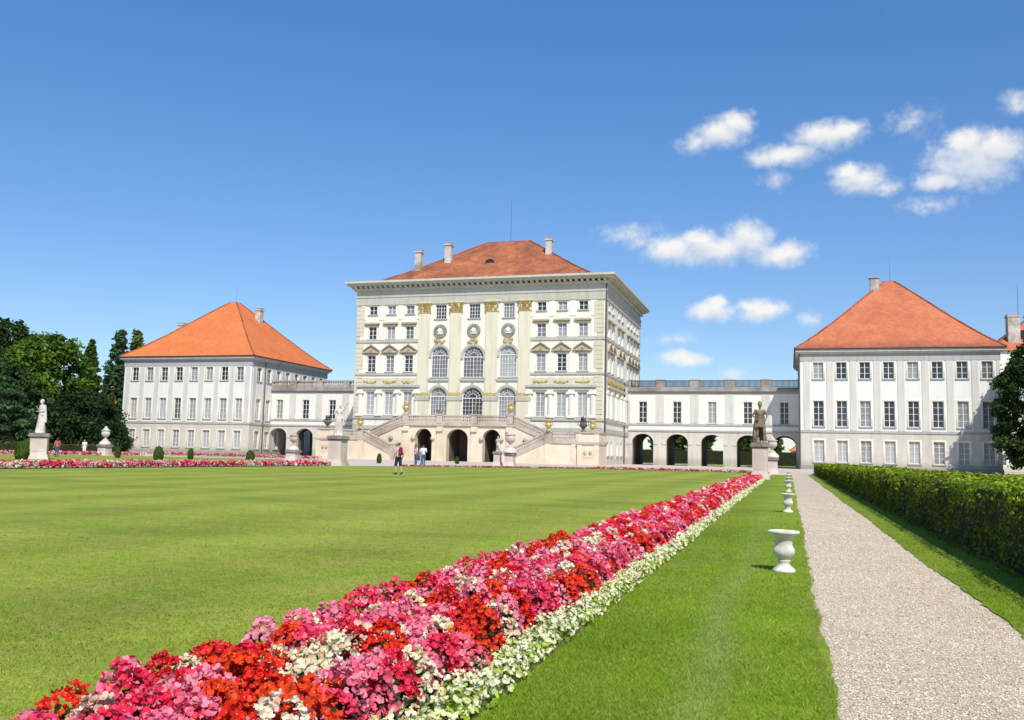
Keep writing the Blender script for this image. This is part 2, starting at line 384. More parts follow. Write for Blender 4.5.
sheet('hedge_verge_lawn', eR + [(16,76),(16,-6)], .012, M['lawn2'])
sheet('side_lawn', [(-46.5,8),(-46.5,78),(-52,86),(-66,84),(-66,8)], .008, M['lawn'])
sheet('court_lawn', [(16.5,60),(60,60),(60,118),(16.5,118)], .008, M['lawn2'])
sheet('far_lawn', [(-90,170),(90,170),(90,420),(-90,420)], .008, M['lawn2'])

# ------------------------------------------------------------------ grass blades (near ground only)
def grass(name, label, region, count, dens, cols, hgt, seed, zb, streak=None):
    r = np.random.default_rng(seed)
    x = r.uniform(region[0], region[1], count); y = r.uniform(region[2], region[3], count)
    d = np.hypot(x, y); keep = r.random(count) < np.clip((dens/d)**2.6 - .02, 0, 1)
    ang = np.arctan2(x, y); keep &= (ang > -0.86) & (ang < .24) & (d > 2.0)
    keep &= region[4](x, y) if len(region) > 4 else True
    x, y, d = x[keep], y[keep], d[keep]; n = len(x)
    a = r.uniform(0, 2*pi, n); h = hgt*r.uniform(.55, 1.25, n); wd = (.0019 + .00020*d)*r.uniform(.7, 1.3, n)
    la = r.uniform(0, 2*pi, n); ln = h*r.uniform(.5, 1.7, n)
    V = np.zeros((n, 3, 3)); V[:, 0, 0] = x - np.cos(a)*wd; V[:, 0, 1] = y - np.sin(a)*wd
    V[:, 1, 0] = x + np.cos(a)*wd; V[:, 1, 1] = y + np.sin(a)*wd; V[:, :2, 2] = zb - .004
    V[:, 2, 0] = x + np.cos(la)*ln; V[:, 2, 1] = y + np.sin(la)*ln; V[:, 2, 2] = zb + h
    cols = np.array(cols); ci = r.choice(len(cols), n, p=[.35, .3, .25, .1])
    patch = .92 + .15*np.sin(x*1.7 + np.sin(y*.9)*2)*np.sin(y*.8 + x*.4) + .08*np.sin(x*5.1 + y*1.3)*np.sin(y*4.3 - x*2.2)
    c = cols[ci]*(r.uniform(.75, 1.2, n)*patch)[:, None]
    if streak is not None:
        w_ = np.exp(-((x-streak + .05*np.sin(y*1.1))/.11)**2)*.75; c = c*(1-w_[:, None]) + np.array([.44, .50, .17])*w_[:, None]*r.uniform(.8, 1.15, n)[:, None]
        w_ = np.exp(-((x-.16)/.05)**2)*.5; c = c*(1-w_[:, None]) + np.array([.33, .34, .09])*w_[:, None]
    me = np_mesh(name, V.reshape(-1, 3), np.full(n, 3), M['blade'], np.repeat(c, 3, 0))
    return tag(link(name, me), label, 'grass', kind='stuff')
GL = [(.35,.445,.042), (.41,.48,.055), (.28,.39,.032), (.53,.51,.14)]
GV = [(.30,.47,.022), (.37,.51,.032), (.23,.39,.016), (.50,.50,.11)]
grass('grass', 'mown yellowish green grass blades of the big lawn left of the flower bed', (-9.5,-2.36,2,22), 640000, 5.0, GL, .016, 1, .008)
grass('grass', 'dense green grass blades of the strip between flowers and gravel path', (-1.26,.2,2.2,22, lambda x, y: x < .17 + .03*np.sin(y*3.1)), 290000, 5.4, GV, .018, 2, .012, -.42)
grass('grass', 'green grass blades of the verge between gravel path and hedge', (1.38,2.6,5.5,30, lambda x, y: x > 1.38 + .03*np.sin(y*2.7)), 90000, 7.6, GV, .02, 3, .012)

# pebbles on the near path
def pebbles():
    r = np.random.default_rng(5); n = 34000
    x = r.uniform(.2, 1.37, n); y = 3.5 + r.exponential(6.5, n); s = r.uniform(.0024, .0052, n)*(1 + .03*y)
    stray = r.random(n) < .03; x[stray] += r.normal(0, .12, stray.sum())
    a = r.uniform(0, 2*pi, n); k = np.arange(5)*2*pi/5
    rad = s[:, None]*r.uniform(.75, 1.25, (n, 5)); ca = a[:, None] + k[None]
    ring = np.stack([x[:, None] + rad*np.cos(ca), y[:, None] + rad*np.sin(ca), np.full((n, 5), .006)], -1)
    top = ring.copy(); ctr = np.stack([x, y], -1)[:, None, :]
    top[..., :2] = ctr + (top[..., :2]-ctr)*.6; top[..., 2] = .006 + (s*r.uniform(.3, .8, n))[:, None]
    top[..., 2] += r.normal(0, 1, (n, 5))*s[:, None]*.12
    Q = [np.stack([ring[:, i], ring[:, (i+1) % 5], top[:, (i+1) % 5], top[:, i]], 1).reshape(n, 4, 3) for i in range(5)]
    V = np.concatenate([q.reshape(-1, 3) for q in Q] + [top.reshape(-1, 3)])
    pn = np.concatenate([np.full(5*n, 4), np.full(n, 5)])
    base = np.array([(.73,.595,.435), (.83,.715,.555), (.61,.485,.35), (.86,.78,.65), (.30,.24,.185)])
    c = base[r.choice(5, n, p=[.36, .27, .17, .10, .10])]*r.uniform(.85, 1.1, n)[:, None]
    col = np.concatenate([np.repeat(c, 4, 0)]*5 + [np.repeat(c, 5, 0)])
    me = np_mesh('pebbles', V, pn, M['pebble'], col)
    tag(link('pebbles', me), 'loose pale pinkish pebbles of the gravel path', 'gravel', kind='stuff')
M['pebble'] = attr_mat('pebble_surface', 0, .9, .15)
pebbles()

# ------------------------------------------------------------------ flowers
RED = [(.78,.022,.012), (.84,.065,.012), (.66,.010,.030)]
PINK = [(.88,.055,.14), (.84,.028,.085), (.92,.15,.24), (.92,.32,.42), (.91,.20,.32)]
BORD = [(.86,.84,.52), (.88,.87,.62), (.80,.83,.44)]
WHITE = [(.88,.82,.56), (.88,.85,.64), (.86,.70,.54)]
def frames(nrm, r):
    n = len(nrm); ref = r.normal(0, 1, (n, 3)); tx = np.cross(nrm, ref); tx /= np.linalg.norm(tx, axis=1)[:, None] + 1e-9
    return tx, np.cross(nrm, tx)
def stamp(P, nrm, size, tpl, r):
    """tpl (k,3) local polygon (tangent, bitangent, normal) -> verts"""
    tx, ty = frames(nrm, r)
    return P[:, None] + size[:, None, None]*(tpl[None, :, 0:1]*tx[:, None] + tpl[None, :, 1:2]*ty[:, None] + tpl[None, :, 2:3]*nrm[:, None])
def petal_tpl(k, s=1.0, tilt=.25):
    a = k*pi/2; pts = [(.0, 0, 0), (.42, -.55, .14), (.88, -.46, tilt), (1.04, .02, tilt*1.25), (.88, .48, tilt), (.42, .55, .14)]
    return np.array([((x*cos(a) - y*sin(a))*s, (x*sin(a) + y*cos(a))*s, z*s) for x, y, z in pts])
HEX = np.array([(cos(i*pi/3)*(1 if i % 2 else .82), sin(i*pi/3)*(1 if i % 2 else .82), .18*(i % 2)) for i in range(6)])
LEAF = np.array([(-1, 0, 0), (-.4, -.55, .12), (.45, -.5, .12), (1, 0, -.1), (.45, .5, .12), (-.4, .55, .12)])
def unit(v): return v/(np.linalg.norm(v, axis=1)[:, None] + 1e-9)
def bed(name, label, A, B, width, seed, h=.30, spacing=.2, border=None, mix=(.29, .545, .165), light=1.0, taper=1.0):
    """flowers along the segment A->B (right edge at offset 0, width to the left)."""
    r = np.random.default_rng(seed); A = np.array(A, float); B = np.array(B, float)
    Lg = np.linalg.norm(B-A); t = (B-A)/Lg; nl = np.array([-t[1], t[0]])
    vs, pn, cs = [], [], []
    def plants(o0, o1, sp, R, hh, mixp, lf, fn, white=False):
        ns = int(Lg/sp)+1; no = max(1, int(round((o1-o0)/sp)))
        S, O = np.meshgrid((np.arange(ns)+.5)*sp, o0 + (np.arange(no)+.5)*(o1-o0)/no, indexing='ij')
        S = S.ravel() + r.normal(0, sp*.2, S.size); O = O.ravel() + r.normal(0, sp*.16, O.size); n = len(S)
        O = O*np.interp(S, [0, 4, 8.5], [1, 1, taper]); base = A[None] + S[:, None]*t + O[:, None]*nl; d = np.hypot(base[:, 0], base[:, 1])
        kind = r.choice(3, n, p=mixp) if not white else np.full(n, 2)
        # neighbouring plants tend to share a colour
        for i in range(n):
            if i >= no and r.random() < .22 and kind[i-no] != 2: kind[i] = kind[i-no]
        hgt = hh*r.uniform(.8, 1.18, n); rad = R*r.uniform(.85, 1.2, n)
        lists = [RED, PINK, WHITE]; pc = np.zeros((n, 3)); pc2 = np.zeros((n, 3))
        for i in range(n):
            q = BORD if white else lists[kind[i]]; pc[i] = q[r.integers(len(q))]; pc2[i] = q[r.integers(len(q))]
        for lod, (d0, d1) in enumerate(((0, 9), (9, 22), (22, 60), (60, 999))):
            sel = np.where((d >= d0) & (d < d1))[0]
            if not len(sel): continue
            nf = int(fn*(2.3, 1.4, .42, .17)[lod]); nlv = int(fn*(.55, .28, .08, .03)[lod]*(4.2 if lf else 1))
            fs = (.0172, .023, .041, .064)[lod]*(.80 if white else 1)
            def scatter(k, low, high, inner):
                i = np.repeat(sel, k); th = r.uniform(0, 2*pi, len(i)) + .5*np.sin(i*1.7); u = r.uniform(low, high, len(i))
                q = np.sqrt(np.clip(1-u*u, 0, 1)); rr = rad[i]*inner*(r.uniform(.84, 1.08, len(i)) + .10*np.sin(th*3 + i))
                dirv = np.stack([np.cos(th)*q, np.sin(th)*q, u], 1)
                P = np.stack([base[i, 0] + dirv[:, 0]*rr, base[i, 1] + dirv[:, 1]*rr, hgt[i]*(.30 + .70*u*inner*r.uniform(.93, 1.07, len(i)))], 1)
                return i, P, dirv
            i, P, dv = scatter(nf, .02, 1, 1.0)
            nr = unit(dv*.8 + r.normal(0, .58, dv.shape) + np.array([.12, -.3, .3]))
            c = np.where((r.random(len(i)) < .7)[:, None], pc[i], pc2[i])*r.uniform(.74, 1.12, len(i))[:, None]*light
            wm_ = (kind[i] == 2) & (r.random(len(i)) < (.04 if white else .25)); c[wm_] *= np.array([.92, .72, .55])
            sz = fs*r.uniform(.7, 1.2, len(i))
            if lod == 0:
                tx, ty = frames(nr, r)
                for k in range(4):
                    tp = petal_tpl(k, 1.0 if k % 2 else .78, .48)
                    q = P[:, None] + sz[:, None, None]*(tp[None, :, 0:1]*tx[:, None] + tp[None, :, 1:2]*ty[:, None] + tp[None, :, 2:3]*nr[:, None])
                    vs.append(q.reshape(-1, 3)); pn.append(np.full(len(i), 6)); cs.append(np.repeat(c*r.uniform(.88, 1.08, len(i))[:, None], 6, 0))
                yc = stamp(P + nr*sz[:, None]*.22, nr, sz*.12, HEX, r); vs.append(yc.reshape(-1, 3)); pn.append(np.full(len(i), 6))
                cs.append(np.repeat(np.tile(np.array([[.75, .50, .05]]), (len(i), 1)), 6, 0))
            else:
                q = stamp(P, nr, sz*1.05, HEX, r); vs.append(q.reshape(-1, 3)); pn.append(np.full(len(i), 6)); cs.append(np.repeat(c, 6, 0))
            i, P, dv = scatter(nlv, -.25, .75, .90); P[:, 2] = np.maximum(P[:, 2], .02)
            nr = unit(dv + r.normal(0, .45, dv.shape) + np.array([0, 0, .5]))
            q = stamp(P, nr, (.024, .030, .045, .07)[lod]*(.72 if lf else 1)*r.uniform(.7, 1.3, len(i)), LEAF, r)
            green = np.array([.33, .47, .05]) if lf else np.array([.035, .042, .010])
            c = green*r.uniform(.5, 1.5, len(i))[:, None]
            if not lf:
                wht = kind[i] == 2; c[wht] *= np.array([1.5, 1.3, 1.2])
            vs.append(q.reshape(-1, 3)); pn.append(np.full(len(i), 6)); cs.append(np.repeat(c, 6, 0))
    o0 = 0
    if border:
        plants(.02, border, border*.55, border*.46, h*.46, None, True, 12, True); o0 = border*.95
    plants(o0, width, spacing, spacing*.64, h, mix, False, 64)
    me = np_mesh(name, np.concatenate(vs), np.concatenate(pn), M['petal'], np.concatenate(cs))
    o = tag(link(name, me), label, 'flower bed', kind='stuff')
    s0, s1 = A - nl*.015, B - nl*.015
    mb = MB(); mb.face([(s0[0], s0[1], .016), (s1[0], s1[1], .016), *[(p[0], p[1], .016) for p in (B + nl*(width+.05), A + nl*(width+.05))]])
    s = mb.build('soil', M['soil'], o); return o
bed('flower_bed', 'long bed of red, pink and white begonias with a cream border beside the grass strip', (-1.21, .3), (-1.30, 71), 1.15, 27, .25, .165, .20, taper=.88)
bed('flower_bed', 'long pale pink and red flower bed along the far left edge of the lawn', (-30.3, 14), (-30.3, 56.5), 1.25, 22, .34, .25, None, (.24, .36, .40), .88)
bed('flower_bed', 'thin pink flower bed across the far end of the lawn before the arcade', (-2.3, 78.2), (-16, 78.2), .9, 23, .2, .25, None, (.2, .4, .4), .75)
bed('flower_bed', 'thin dull pink flower bed at the slanted far corner of the lawn', (-16, 78.2), (-28.2, 63.4), .7, 24, .10, .25, None, (.15, .35, .5), .6)
bed('flower_bed', 'pink flower bed in front of the dark trees at far left', (-66.5, 20), (-68, 84), 1.6, 25, .38, .3, None, (.2, .42, .38), .85)
bed('flower_bed', 'pink flower bed running in front of the left pavilion', (-53, 96.5), (-78, 99), 2.0, 26, .4, .34, None, (.2, .42, .38), .85)

# ------------------------------------------------------------------ buildings
class Face:
    def __init__(s, ox, oy, deg):
        s.o = (ox, oy); s.rot = radians(deg); a = s.rot; s.u = (cos(a), sin(a)); s.n = (sin(a), -cos(a))
    def p(s, u, z, d=0): return (s.o[0] + s.u[0]*u + s.n[0]*d, s.o[1] + s.u[1]*u + s.n[1]*d, z)
    def box(s, mb, u0, u1, z0, z1, d0, d1, mi=None):
        mb.hexa([s.p(u0,z0,d1), s.p(u1,z0,d1), s.p(u1,z0,d0), s.p(u0,z0,d0), s.p(u0,z1,d1), s.p(u1,z1,d1), s.p(u1,z1,d0), s.p(u0,z1,d0)], mi)
    def slab(s, mb, pts, d0, d1, mi=None):     # polygon in (u,z) extruded from d0 to d1
        n = len(pts); mb.face([s.p(u, z, d1) for u, z in pts], mi)
        for i in range(n):
            a = pts[i]; b = pts[(i+1) % n]
            mb.face([s.p(*a, d1), s.p(*a, d0), s.p(*b, d0), s.p(*b, d1)], mi)
def arc(uc, w, zs, rise, n=12):               # left to right
    return [(uc - w/2*cos(pi*i/n), zs + rise*sin(pi*i/n)) for i in range(n+1)]
def wall(mb, F, u0, u1, z0, z1, holes, depth=.3, d=0.0, mi=0, rmi=None):
    """wall sheet with real openings; holes are (uc, w, z0, h, rise)"""
    rmi = mi if rmi is None else rmi
    us = sorted({round(x, 4) for x in [u0, u1] + [h[0]-h[1]/2 for h in holes] + [h[0]+h[1]/2 for h in holes]})
    zs = sorted({round(x, 4) for x in [z0, z1] + [h[2] for h in holes] + [h[2]+h[3] for h in holes]})
    for i in range(len(us)-1):
        for j in range(len(zs)-1):
            a, b, c, e = us[i], us[i+1], zs[j], zs[j+1]; mu, mz = (a+b)/2, (c+e)/2
            if any(abs(mu-h[0]) < h[1]/2 and h[2] < mz < h[2]+h[3] for h in holes): continue
            mb.face([F.p(a,c,d), F.p(b,c,d), F.p(b,e,d), F.p(a,e,d)], mi)
    for (uc, w, zb, h, rise) in holes:
        a, b, zt = uc-w/2, uc+w/2, zb+h; zsq = zt-rise
        loop = [(a, zsq), (a, zb), (b, zb), (b, zsq)]
        for k in range(3):
            p, q = loop[k], loop[k+1]; mb.face([F.p(*p,d), F.p(*q,d), F.p(*q,d-depth), F.p(*p,d-depth)], rmi)
        if rise > 0:
            A = arc(uc, w, zsq, rise)
            for k in range(len(A)-1):
                p, q = A[k], A[k+1]
                mb.face([F.p(*p,d), F.p(*q,d), F.p(q[0],zt,d), F.p(p[0],zt,d)], mi)
                mb.face([F.p(*p,d), F.p(*p,d-depth), F.p(*q,d-depth), F.p(*q,d)], rmi)
        else:
            mb.face([F.p(a,zt,d), F.p(a,zt,d-depth), F.p(b,zt,d-depth), F.p(b,zt,d)], rmi)

CACHE = {}
def bars(mb, x0, x1, z0, z1, y0=-.045, y1=.0): mb.box(x0, x1, y0, y1, z0, z1)
def window_meshes(w, h, rise, cols, rows, glass):
    key = (round(w, 2), round(h, 2), round(rise, 2), cols, rows, glass)
    if key in CACHE: return CACHE[key]
    fr = MB(); pn = MB(); b = .075; g = .055 if rise == 0 else .05; hs = h-rise
    bars(fr, -w/2, -w/2+b, 0, hs, -.06, .02); bars(fr, w/2-b, w/2, 0, hs, -.06, .02); bars(fr, -w/2+b, w/2-b, 0, b, -.06, .02)
    if rise == 0: bars(fr, -w/2+b, w/2-b, h-b, h, -.06, .02)
    zt = hs if rise else h-b
    for i in range(1, cols):
        x = -w/2 + w*i/cols; k = g*(1.5 if (cols % 2 == 0 and i == cols//2) else .85); bars(fr, x-k/2, x+k/2, b, zt)
    for j in range(1, rows):
        z = hs*j/rows; bars(fr, -w/2+b, w/2-b, z-g*.4, z+g*.4, -.04, .005)
    if rise:
        bars(fr, -w/2+b, w/2-b, hs-.06, hs+.06, -.07, .02)
        A = arc(0, w, hs, rise, 16); B = arc(0, w-2*b, hs, rise-b, 16)
        for k in range(16):
            fr.hexa([(A[k][0],-.06,A[k][1]), (A[k+1][0],-.06,A[k+1][1]), (A[k+1][0],.02,A[k+1][1]), (A[k][0],.02,A[k][1]),
                     (B[k][0],-.06,B[k][1]), (B[k+1][0],-.06,B[k+1][1]), (B[k+1][0],.02,B[k+1][1]), (B[k][0],.02,B[k][1])])
        for rr in (.42, .72):
            A = arc(0, w*rr, hs, rise*rr, 12); B = arc(0, w*rr-.09, hs, rise*rr-.045, 12)
            for k in range(12):
                fr.hexa([(A[k][0],-.04,A[k][1]), (A[k+1][0],-.04,A[k+1][1]), (A[k+1][0],.0,A[k+1][1]), (A[k][0],.0,A[k][1]),
                         (B[k][0],-.04,B[k][1]), (B[k+1][0],-.04,B[k+1][1]), (B[k+1][0],.0,B[k+1][1]), (B[k][0],.0,B[k][1])])
        for k in range(1, 8):
            a = pi*k/8; r0, r1 = .42, .96
            x0, z0, x1, z1 = -w/2*cos(a)*r0, rise*sin(a)*r0, -w/2*cos(a)*r1, rise*sin(a)*r1
            nx, nz = -(z1-z0), (x1-x0); q = hypot(nx, nz); nx *= .022/q; nz *= .022/q
            P = [(x0-nx, hs+z0-nz), (x1-nx, hs+z1-nz), (x1+nx, hs+z1+nz), (x0+nx, hs+z0+nz)]
            fr.hexa([(P[0][0],-.035,P[0][1]), (P[1][0],-.035,P[1][1]), (P[1][0],.004,P[1][1]), (P[0][0],.004,P[0][1]),
                     (P[3][0],-.035,P[3][1]), (P[2][0],-.035,P[2][1]), (P[2][0],.004,P[2][1]), (P[3][0],.004,P[3][1])])
        pn.face([(x, .012, z) for x, z in [(-w/2, 0), (w/2, 0)] + list(reversed(arc(0, w, hs, rise, 16)))])
    else:
        pn.face([(-w/2, .012, 0), (w/2, .012, 0), (w/2, .012, h), (-w/2, .012, h)])
    r = (fr.mesh('window_frame', M['frame']), pn.mesh('window_pane', M[glass])); CACHE[key] = r; return r
def window(parent, F, uc, zb, w, h, rise=0, cols=2, rows=4, glass='glass', depth=.26, sill=True, extra=None):
    fm, pm = window_meshes(w, h, rise, cols, rows, glass)
    o = link('window', fm, parent, F.p(uc, zb, -depth), F.rot); link('pane', pm, o)
    if sill:
        k = ('sill', round(w, 2))
        if k not in CACHE:
            mb = MB(); mb.box(-w/2-.18, w/2+.18, -depth-.14, -depth+.2, -.16, -.003); CACHE[k] = mb.mesh('sill', M['sill'])
        link('sill', CACHE[k], o)
    if extra:
        k = (extra, round(w, 2), round(h, 2), round(depth, 2))
        if k not in CACHE:
            mb = MB(); mats = [M['hood'], M['gold'], M['white']]; D = Face(0, -depth, 0)
            if extra == 'hood':
                D.box(mb, -1.0, 1.0, h+.12, h+.30, 0, .12); D.box(mb, -1.2, 1.2, h+.30, h+.48, 0, .38); D.box(mb, -1.12, 1.12, h+.48, h+.56, 0, .26)
                D.box(mb, -.22, .22, h+.06, h+.29, .12, .2, 1)
            elif extra == 'pediment':
                D.box(mb, -1.35, 1.35, h+.34, h+.52, 0, .34); D.box(mb, -1.0, 1.0, h+.1, h+.34, 0, .14)
                D.slab(mb, [(-1.02, h+.52), (1.02, h+.52), (.7, h+1.0), (0, h+1.4), (-.7, h+1.0)], 0, .1)
                for sgn in (-1, 1):
                    P = [(-1.37*sgn, h+.52), (-1.37*sgn, h+.66), (-.72*sgn, h+1.16), (0, h+1.62), (0, h+1.44), (-.72*sgn, h+1.0)]
                    D.slab(mb, P if sgn > 0 else P[::-1], 0, .36)
                D.slab(mb, [(-.12, h+.66), (.12, h+.66), (.17, h+.85), (0, h+1.05), (-.17, h+.85)], .1, .18, 1)
            elif extra == 'surround':
                D.box(mb, -w/2-.2, -w/2, 0, h+.2, 0, .05, 2); D.box(mb, w/2, w/2+.2, 0, h+.2, 0, .05, 2); D.box(mb, -w/2, w/2, h, h+.2, 0, .05, 2)
            CACHE[k] = mb.mesh(extra, mats)
        link(extra, CACHE[k], o)
    return o
def hip_roof(mb, x0, x1, y0, y1, z0, rx0, rx1, ry0, ry1, z1):
    a = [(x0,y0,z0), (x1,y0,z0), (x1,y1,z0), (x0,y1,z0)]; b = [(rx0,ry0,z1), (rx1,ry0,z1), (rx1,ry1,z1), (rx0,ry1,z1)]
    n = 8
    for i in range(4):
        j = (i+1) % 4
        for k in range(n):
            # slight outward flare (Aufschiebling) at the eaves
            def pt(A, B, s):
                zz = A[2] + (B[2]-A[2])*(s - .10*s*(1-s)*(1-s)*2.2); return (A[0]+(B[0]-A[0])*s, A[1]+(B[1]-A[1])*s, zz)
            s0, s1 = k/n, (k+1)/n
            mb.face([pt(a[i], b[i], s0), pt(a[j], b[j], s0), pt(a[j], b[j], s1), pt(a[i], b[i], s1)])
    mb.face(b)
    for i in range(4):
        P = [(a[i][0]+(b[i][0]-a[i][0])*k/n, a[i][1]+(b[i][1]-a[i][1])*k/n, a[i][2]+(b[i][2]-a[i][2])*(k/n - .10*(k/n)*(1-k/n)*(1-k/n)*2.2)+.03) for k in range(n+1)]
        mb.mi = 1; mb.tube(P, [.13]*(n+1), 6); mb.mi = 0
    mb.mi = 1; mb.tube([((b[0][0]), (b[0][1]+b[3][1])/2, z1+.03), (b[1][0], (b[0][1]+b[3][1])/2, z1+.03)], [.14, .14], 6); mb.mi = 0
def chimney(parent, x, y, z0, z1, w=1.1, cap=True):
    mb = MB(); mb.box(x-w/2, x+w/2, y-w/2, y+w/2, z0, z1-.35)
    mb.box(x-w/2-.14, x+w/2+.14, y-w/2-.14, y+w/2+.14, z1-.35, z1-.15)
    o = mb.build('chimney', M['chim'], parent)
    if cap:
        c = MB(); c.box(x-w/2-.05, x+w/2+.05, y-w/2-.05, y+w/2+.05, z1-.147, z1+.12); c.build('chimney_cap', M['pedcap'], o)
    return o
def band(parent, name, Fs, z0, z1, d, mat):
    mb = MB()
    for F, u0, u1 in Fs: F.box(mb, u0, u1, z0, z1, 0, d)
    return mb.build(name, mat, parent)

# ---- central palace block
PX, PY = -42.65, 119.975
pal = empty('palace', (PX, PY, 0), 'tall five storey cream palace block with gilded pilasters and red hip roof', 'palace')
XL, XR, DP = -18.4, 18.92, 29.5
F0, F1, F2, F3 = Face(0, 0, 0), Face(XR, 0, 90), Face(0, DP, 180), Face(XL, DP, 270)
wingU = [-15.83, -12.87, -9.92, 9.91, 12.88, 15.83]
sideU = [2.6, 5.4, 10.0, 13.0, 18.0, 21.0, 24.0, 26.9]
ROWS = [(21.12, 1.27, 1.28, 2, 2, None, 'glass'), (17.45, 1.9, 1.28, 2, 3, 'hood', 'glass'), (12.66, 2.44, 1.32, 2, 4, 'pediment', 'glass'), (6.36, 3.4, 1.34, 2, 5, None, 'glasslight'), (1.2, 1.9, 1.2, 2, 3, None, 'glass')]
WB = [(-5.12, 2.5), (0, 3.02), (5.13, 2.5)]
h0 = [(u, r[2], r[0], r[1], 0) for u in wingU for r in ROWS]
for u, ww in WB: h0 += [(u, 1.65, 20.27, 2.1, 0), (u, ww, 11.82, 4.42, ww/2), (u, ww, 5.5, 4.88, ww/2), (u, 1.6, .1, 3.0, .8)]
mb = MB(); wall(mb, F0, XL, XR, 0, 25, h0, .32)
hs = [(u, r[2]*.92, r[0], r[1], 0) for u in sideU for r in ROWS]
wall(mb, F1, 0, DP, 0, 25, hs, .32)
wall(mb, F2, -XR, -XL, 0, 25, [], .3); wall(mb, F3, 0, DP, 0, 25, [], .3)
mb.build('wall', M['white'], pal)
b = MB(); b.box(XL+.6, XR-.6, .6, DP-.6, 0, 24.9); b.build('dark_interior', M['core'], pal)
for u in wingU:
    for z, h, w_, c_, r_, ex, gl in ROWS: window(pal, F0, u, z, w_, h, 0, c_, r_, gl, extra=ex)
for u, ww in WB:
    window(pal, F0, u, 20.27, 1.65, 2.1, 0, 4, 4, 'glass')
    window(pal, F0, u, 11.82, ww, 4.42, ww/2, 6, 5, 'glasslight')
    window(pal, F0, u, 5.5, ww, 4.88, ww/2, 6, 6, 'glass', sill=False)
for u in sideU:
    for z, h, w_, c_, r_, ex, gl in ROWS:
        if u > 16 and z < 12: continue
        window(pal, F1, u, z, w_*.92, h, 0, c_, r_, gl, extra=ex)
# pilasters with gilded capitals
for u in (-7.58, -2.7, 2.7, 7.55):
    p = MB(); F0.box(p, u-.86, u+.86, 9.62, 21.12, 0, .22); F0.box(p, u-.98, u+.98, 9.02, 9.1, 0, .28)
    F0.box(p, u-1.02, u+1.02, 4.9, 8.5, 0, .24)
    pl = p.build('pilaster', M['cream'], pal)
    q = MB(); F0.box(q, u-1.12, u+1.12, 8.5, 9.02, 0, .34); q.build('pedestal_cornice', M['grey'], pl)
    q = MB(); F0.box(q, u-.93, u+.93, 9.1, 9.62, 0, .27); q.build('gilded_base', M['gold'], pl)
    q = MB(); F0.box(q, u-.9, u+.9, 21.122, 22.55, .0, .24); F0.box(q, u-1.15, u+1.15, 22.55, 22.78, 0, .36); q.build('capital_core', M['quoin'], pl)
    q = MB(); rr = random.Random(int(u*10)+200); F0.box(q, u-1.0, u+1.0, 21.13, 21.2, 0, .3)
    for k in range(40):                      # acanthus leaves and volutes
        uu = u + rr.uniform(-.95, .95); zz = rr.choice([21.2, 21.6, 22.05]) + rr.uniform(0, .1); hh = rr.uniform(.28, .46); ww = rr.uniform(.09, .17); dd = .28 + rr.uniform(.02, .16) + (zz-21.2)*.08
        q.hexa([F0.p(uu-ww, zz, .27), F0.p(uu+ww, zz, .27), F0.p(uu+ww, zz, .2), F0.p(uu-ww, zz, .2), F0.p(uu-ww*.5, zz+hh, dd+.1), F0.p(uu+ww*.5, zz+hh, dd+.1), F0.p(uu+ww*.5, zz+hh, .2), F0.p(uu-ww*.5, zz+hh, .2)])
    q.build('capital', M['gold'], pl)
# medallions with portrait busts and gold swags below
for u, _ in WB:
    q = MB(); A = [(1.0*cos(a), 1.0*sin(a)) for a in np.linspace(0, 2*pi, 25)]; B = [(.62*cos(a), .62*sin(a)) for a in np.linspace(0, 2*pi, 25)]
    for k in range(24):
        q.hexa([F0.p(u+A[k][0], 18.45+A[k][1], .0), F0.p(u+A[k+1][0], 18.45+A[k+1][1], .0), F0.p(u+A[k+1][0], 18.45+A[k+1][1], .16), F0.p(u+A[k][0], 18.45+A[k][1], .16),
                F0.p(u+B[k][0], 18.45+B[k][1], .0), F0.p(u+B[k+1][0], 18.45+B[k+1][1], .0), F0.p(u+B[k+1][0], 18.45+B[k+1][1], .2), F0.p(u+B[k][0], 18.45+B[k][1], .2)])
    md = q.build('medallion', M['medal'], pal)
    q = MB(); F0.slab(q, [(u+.6*cos(a), 18.45+.6*sin(a)) for a in np.linspace(0, 2*pi, 21)[:-1]], .0, .05); q.build('medallion_ground', M['grey'], md)
    q = MB(); F0.slab(q, [(u+.27*cos(a), 18.58+.36*sin(a)) for a in np.linspace(0, 2*pi, 15)[:-1]], .04, .3)
    F0.slab(q, [(u-.42, 18.02), (u+.42, 18.02), (u+.2, 18.3), (u-.2, 18.3)], .04, .22); q.build('bust', M['white'], md)
    q = MB(); rr = random.Random(int(u*7)+99)
    for k in range(20):
        uu, zz = u + rr.uniform(-.7, .7), 16.75 + rr.uniform(0, .55); s = rr.uniform(.1, .2)
        F0.box(q, uu-s, uu+s, zz-s*.7, zz+s*.7, .0, rr.uniform(.12, .26))
    q.build('gold_swag', M['gold'], md)
